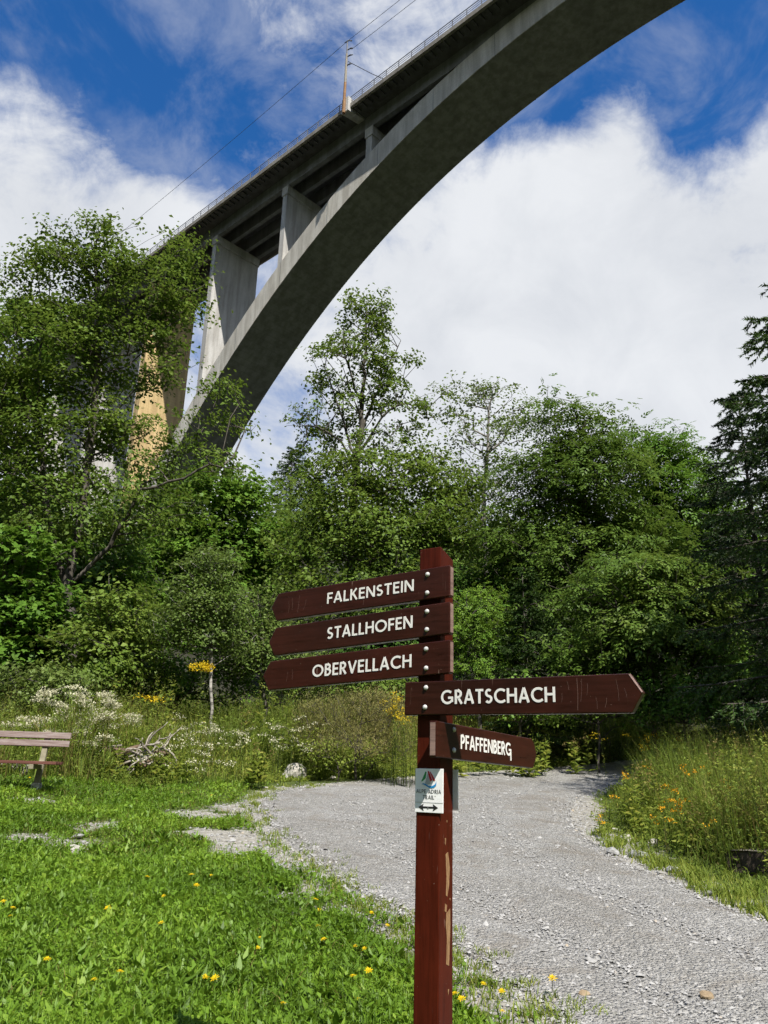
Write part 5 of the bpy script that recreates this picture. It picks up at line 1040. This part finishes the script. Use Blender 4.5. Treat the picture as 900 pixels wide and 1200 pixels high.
for i, (px, py, Y) in enumerate(of_):
    herb('ragwort', 'orange-yellow flowered weed in the verge inside the bend', heads=2, petal='orange_petal', seed=100 + i, **herb_at(px, py, Y), stems=1, nl=18, L0=0.09, Wr=0.3, head_n=9, head_spread=(0.026, 0.026, 0.014), head_size=0.026, group='orange flowers in the verge')
yf = [(742, 858, 18.6), (758, 862, 18.2), (748, 866, 18.4), (770, 852, 18.8), (785, 864, 18.4), (800, 868, 18.2), (700, 852, 19.0)]
for i, (px, py, Y) in enumerate(yf):
    herb('goldenrod', 'yellow flowered weed at the far side of the track below the long board tip', heads=2, petal='gold_petal', seed=140 + i, **herb_at(px, py, Y), stems=2, nl=22, L0=0.12, head_n=12, head_spread=(0.05, 0.05, 0.02), head_size=0.03, group='yellow flowers beyond the track')
gs = [(880, 872, 9.6), (868, 890, 9.4), (890, 884, 9.2), (898, 868, 9.8), (860, 905, 9.5), (885, 905, 9.0)]
for i, (px, py, Y) in enumerate(gs):
    herb('goldenrod', 'tall green budding goldenrod at the right edge behind the timber beam', heads=1, petal='weed', seed=160 + i, **herb_at(px, py, Y), stems=3, nl=48, L0=0.13, Wr=0.17, head_n=30, head_spread=(0.05, 0.05, 0.07), head_size=0.03, base_r=0.1, group='green goldenrod at the right edge')
dk = [(735, 915, 11.8), (760, 900, 12.2), (810, 890, 12.0), (842, 880, 11.6), (858, 868, 11.2), (825, 925, 10.6), (850, 940, 10.0), (775, 905, 11.8), (872, 925, 9.8), (815, 950, 10.0), (745, 935, 11.4), (890, 945, 9.4), (838, 905, 11.2), (866, 850, 12.4)]
for i, (px, py, Y) in enumerate(dk):
    herb('leafy_weed', 'broad leaved tall weed among the grasses of the verge', heads=2, petal='straw' if i % 2 else 'weed', seed=220 + i, **herb_at(px, py, Y), stems=3, nl=26, L0=0.17, Wr=0.42, head_n=22, head_spread=(0.03, 0.03, 0.08), head_size=0.028, base_r=0.12, cat='weed', group='broad leaved weeds of the verge')
dk2 = [(20, 850, 15.4), (150, 800, 17.2), (200, 800, 17.4), (290, 830, 16.8), (310, 800, 18.0), (215, 880, 14.8), (300, 880, 15.0), (140, 880, 14.7), (520, 850, 18.2), (560, 862, 18.6), (600, 868, 18.8), (640, 866, 19.0), (680, 862, 19.2), (540, 880, 18.0), (620, 882, 18.4)]
for i, (px, py, Y) in enumerate(dk2):
    herb('leafy_weed', 'broad leaved weed in the meadow behind the track', heads=2, petal='straw' if i % 3 == 0 else 'weed', seed=250 + i, **herb_at(px, py, Y), stems=4, nl=26, L0=0.22, Wr=0.45, head_n=22, head_spread=(0.04, 0.04, 0.08), head_size=0.03, base_r=0.2, cat='weed', group='broad leaved weeds of the meadow')
ms = [(752, 826, 19.4), (765, 834, 19.2), (741, 836, 19.4), (775, 842, 19.0)]
for i, (px, py, Y) in enumerate(ms):
    herb('mullein', 'slender upright flower spike beyond the track below the long board', heads=1, petal='weed', seed=180 + i, **herb_at(px, py, Y), stems=2, nl=60, L0=0.07, Wr=0.3, head_n=20, head_spread=(0.02, 0.02, 0.12), head_size=0.03, base_r=0.1, group='flower spikes beyond the track')
# dandelions of the lawn: stem and yellow head, copies share their meshes
dl = [(303, 1103), (299, 1119), (374, 1095), (382, 1111), (372, 1072), (366, 1060), (417, 1116), (430, 1118), (414, 1157), (52, 1135), (127, 1070), (224, 1029), (248, 1027), (193, 1055), (12, 1072), (433, 1076), (430, 1144), (13, 1080), (111, 1162), (236, 1156), (136, 1155), (191, 1090), (255, 1157), (330, 1188), (563, 1161), (588, 1169), (535, 1177), (541, 1181), (646, 1161), (586, 1196), (452, 1090), (5, 1062), (44, 910), (34, 913), (86, 885), (212, 929), (133, 906), (249, 932), (170, 1033), (228, 1046), (420, 1180)]
sm = MB().tube([(0, 0, -0.03), (0.004, 0.002, 0.05), (0.002, 0.004, 0.10)], [0.0028, 0.0024, 0.002], 5)
hd = MB()
for k_ in range(22):
    a_ = k_ * 2.399; rr = 0.007 + 0.0011 * k_; c_, s_ = math.cos(a_), math.sin(a_); zz = 0.108 - 0.00035 * k_
    hd.add([(0, 0, 0.10), (c_ * rr - s_ * 0.004, s_ * rr + c_ * 0.004, zz), (c_ * rr * 1.35, s_ * rr * 1.35, zz + 0.002), (c_ * rr + s_ * 0.004, s_ * rr - c_ * 0.004, zz)], [(0, 1, 2, 3)])
s0 = None
for i, (px, py) in enumerate(dl):
    p = ghit(px, py + 6); p[2] = zg1(p[0], p[1]); root = tag(empty('dandelion', p, i * 1.7), *(('yellow flower by the foot of the bench', 'flower', 'yellow flowers by the bench') if py < 940 else ('yellow dandelion on the track side of the post', 'flower', 'dandelions beside the track') if px > 520 else ('yellow dandelion on a short stem in the sunny lawn', 'flower', 'dandelions scattered over the lawn')))
    if s0 is None:
        s0 = sm.build('stem', 'stem', root).data; h0 = hd.build('flower_head', 'yellow_petal', root).data
    else: link('stem', s0, 'stem', root); link('flower_head', h0, 'yellow_petal', root)
    q_ = 0.5 + 0.4 * ((i * 37) % 17) / 17; root.scale = (q_, q_, q_ * (1.0 + 0.5 * ((i * 53) % 11) / 11)); root.rotation_euler = (0.35 + 0.25 * math.sin(i * 2.1), 0.2 * math.cos(i * 1.3), 0.3 * math.sin(i * 1.7))
# fine-leaved willow bush by the bend
make_tree('willow_bush', 'fine leaved grey-green willow bush at the bend of the track', 17.2, [(418, 900), (418, 880), (420, 850)], [(420, 835, 40, 26), (385, 850, 32, 28), (450, 845, 32, 28), (415, 870, 60, 22), (370, 835, 22, 20)], 'narrow', 'willow', 0.075, 5.0, 8, 26, 0.2, 0.13, 0.03, 0.003, seed=91, cat='shrub', val=0.5, seg=0.4, up=0.8)
make_tree('low_shrub', 'low leafy bush beside the willow at the track edge', 16.9, [(395, 905), (395, 895)], [(395, 885, 26, 14), (440, 888, 26, 12), (340, 862, 26, 16)], 'simple', 'weed', 0.06, 5.0, 7, 22, 0.16, 0.12, 0.015, 0.003, seed=92, cat='shrub', val=0.5, seg=0.3)

# ------------------------------------------------------------------ bench at the left edge
be = ghit(40, 930); be[2] = zg1(be[0], be[1]); br = R(5.0)
bench = tag(empty('park_bench', be, br), 'weathered reddish-brown slatted bench cut off by the left edge', 'bench')
for bx in (0.0, -1.35):
    sup = MB().prism([(bx - 0.04, 0.00, 0.12), (bx - 0.04, 0.09, 0.12), (bx - 0.04, 0.30, 0.90), (bx - 0.04, 0.225, 0.90), (bx - 0.04, 0.13, 0.50)], (0.08, 0, 0)).build('support', 'bench_support', bench, bevel=0.006)
    MB().box((bx - 0.034, -0.36, 0.33), (bx + 0.034, 0.10, 0.395)).build('seat_bracket', 'bench_support', bench, bevel=0.005)
    MB().prism([(bx - 0.06, -0.06, -0.12), (bx - 0.06, 0.16, -0.12), (bx - 0.06, 0.12, 0.135), (bx - 0.06, -0.02, 0.135)], (0.12, 0, 0)).build('foot', 'bench_foot', bench, bevel=0.01)
X0, X1 = -1.75, 0.36
def slat(name, y0, z0, th, w, tilt, mat, x1=X1):
    c, s = math.cos(tilt), math.sin(tilt); sec = [(0, 0), (th, 0), (th, w), (0, w)]; MB().prism([(X0, y0 + a_ * c - b_ * -s, z0 + b_ * c - a_ * s) for a_, b_ in sec], (x1 - X0, 0, 0)).build(name, mat, bench, bevel=0.006)
slat('back_slat', 0.135, 0.665, 0.035, 0.095, 0.25, 'bench_slat'); slat('back_slat', 0.165, 0.785, 0.035, 0.095, 0.25, 'bench_slat')
for i, y_ in enumerate((-0.36, -0.235, -0.11)): MB().box((X0, y_, 0.398), (X1 - 0.01, y_ + 0.11, 0.442)).build('seat_slat', 'bench_seat', bench, bevel=0.006)

# ------------------------------------------------------------------ squared timber beam at the right edge
bm_ = ghit(908, 1034); bm_[2] = zg1(bm_[0], bm_[1]) + 0.02; beam = tag(empty('timber_beam', bm_, R(40.0)), 'weathered grey squared timber lying at the right edge of the verge', 'timber')
m = MB(); q = np.random.default_rng(5); st = np.linspace(0, 1.9, 9); hh, ww = 0.28, 0.50; vs = []
for s in st:
    j = q.normal(0, 0.006, (8, 2)); sec = [(0, 0.04), (0.05, 0.0), (ww - 0.04, 0), (ww, 0.05), (ww, hh - 0.05), (ww - 0.05, hh), (0.04, hh), (0.0, hh - 0.04)]
    vs += [(s + (0.02 * math.sin(k_ * 2.3) if s == 0 else 0), a_ * 1.0 + j[k_][0], b_ + j[k_][1] - 0.04) for k_, (a_, b_) in enumerate(sec)]
fs = [(i * 8 + k_, i * 8 + (k_ + 1) % 8, i * 8 + 8 + (k_ + 1) % 8, i * 8 + 8 + k_) for i in range(8) for k_ in range(8)] + [tuple(range(64, 72))]
m.add(vs, fs).build('log', 'beam_wood', beam)
MB().add(vs[:8], [tuple(range(8))[::-1]]).build('cut_end', 'beam_end', beam)
MB().box((0.16, 0.02, -0.14), (0.42, 0.30, -0.03)).build('support_block', 'dead_bark', beam, bevel=0.02)

# ------------------------------------------------------------------ heap of dead roots and broken wood
dw = at(170, 862, 15.2); dw[2] = zg1(dw[0], dw[1]); dw[2] += 0.12; heap = tag(empty('dead_stump', dw), 'heap of bleached roots and broken bark in the meadow', 'dead wood'); q = np.random.default_rng(17)
for i in range(26):
    a_ = q.uniform(0, 6.28); o = np.array([q.normal(0, 0.32), q.normal(-0.1, 0.15), q.uniform(0.1, 0.55)]); L = q.uniform(0.3, 0.7); el = q.uniform(-0.5, 1.0); pts = [o]; d = np.array([math.cos(a_) * math.cos(el), math.sin(a_) * math.cos(el), math.sin(el)])
    for k_ in range(5): d = unit(d + q.normal(0, 0.3, 3)); pts.append(pts[-1] + d * L / 5)
    MB().tube(pts, [0.022, 0.021, 0.018, 0.014, 0.010, 0.005], 6).build('root', 'dead_wood', heap, smooth=True)
for i in range(7):
    o = np.array([q.normal(0, 0.25), q.normal(0, 0.15), q.uniform(0.08, 0.55)]); a_ = q.uniform(0, 3.1); d = np.array([math.cos(a_), math.sin(a_), q.normal(0, 0.3)]); L = q.uniform(0.12, 0.25); rr = q.uniform(0.05, 0.09)
    rr *= 0.55; MB().tube([o - d * L, o - d * L * 0.4, o + d * L * 0.3, o + d * L], [rr * 0.8, rr, rr * 1.05, rr * 0.7], 7).build('bark_piece', 'dead_bark', heap)
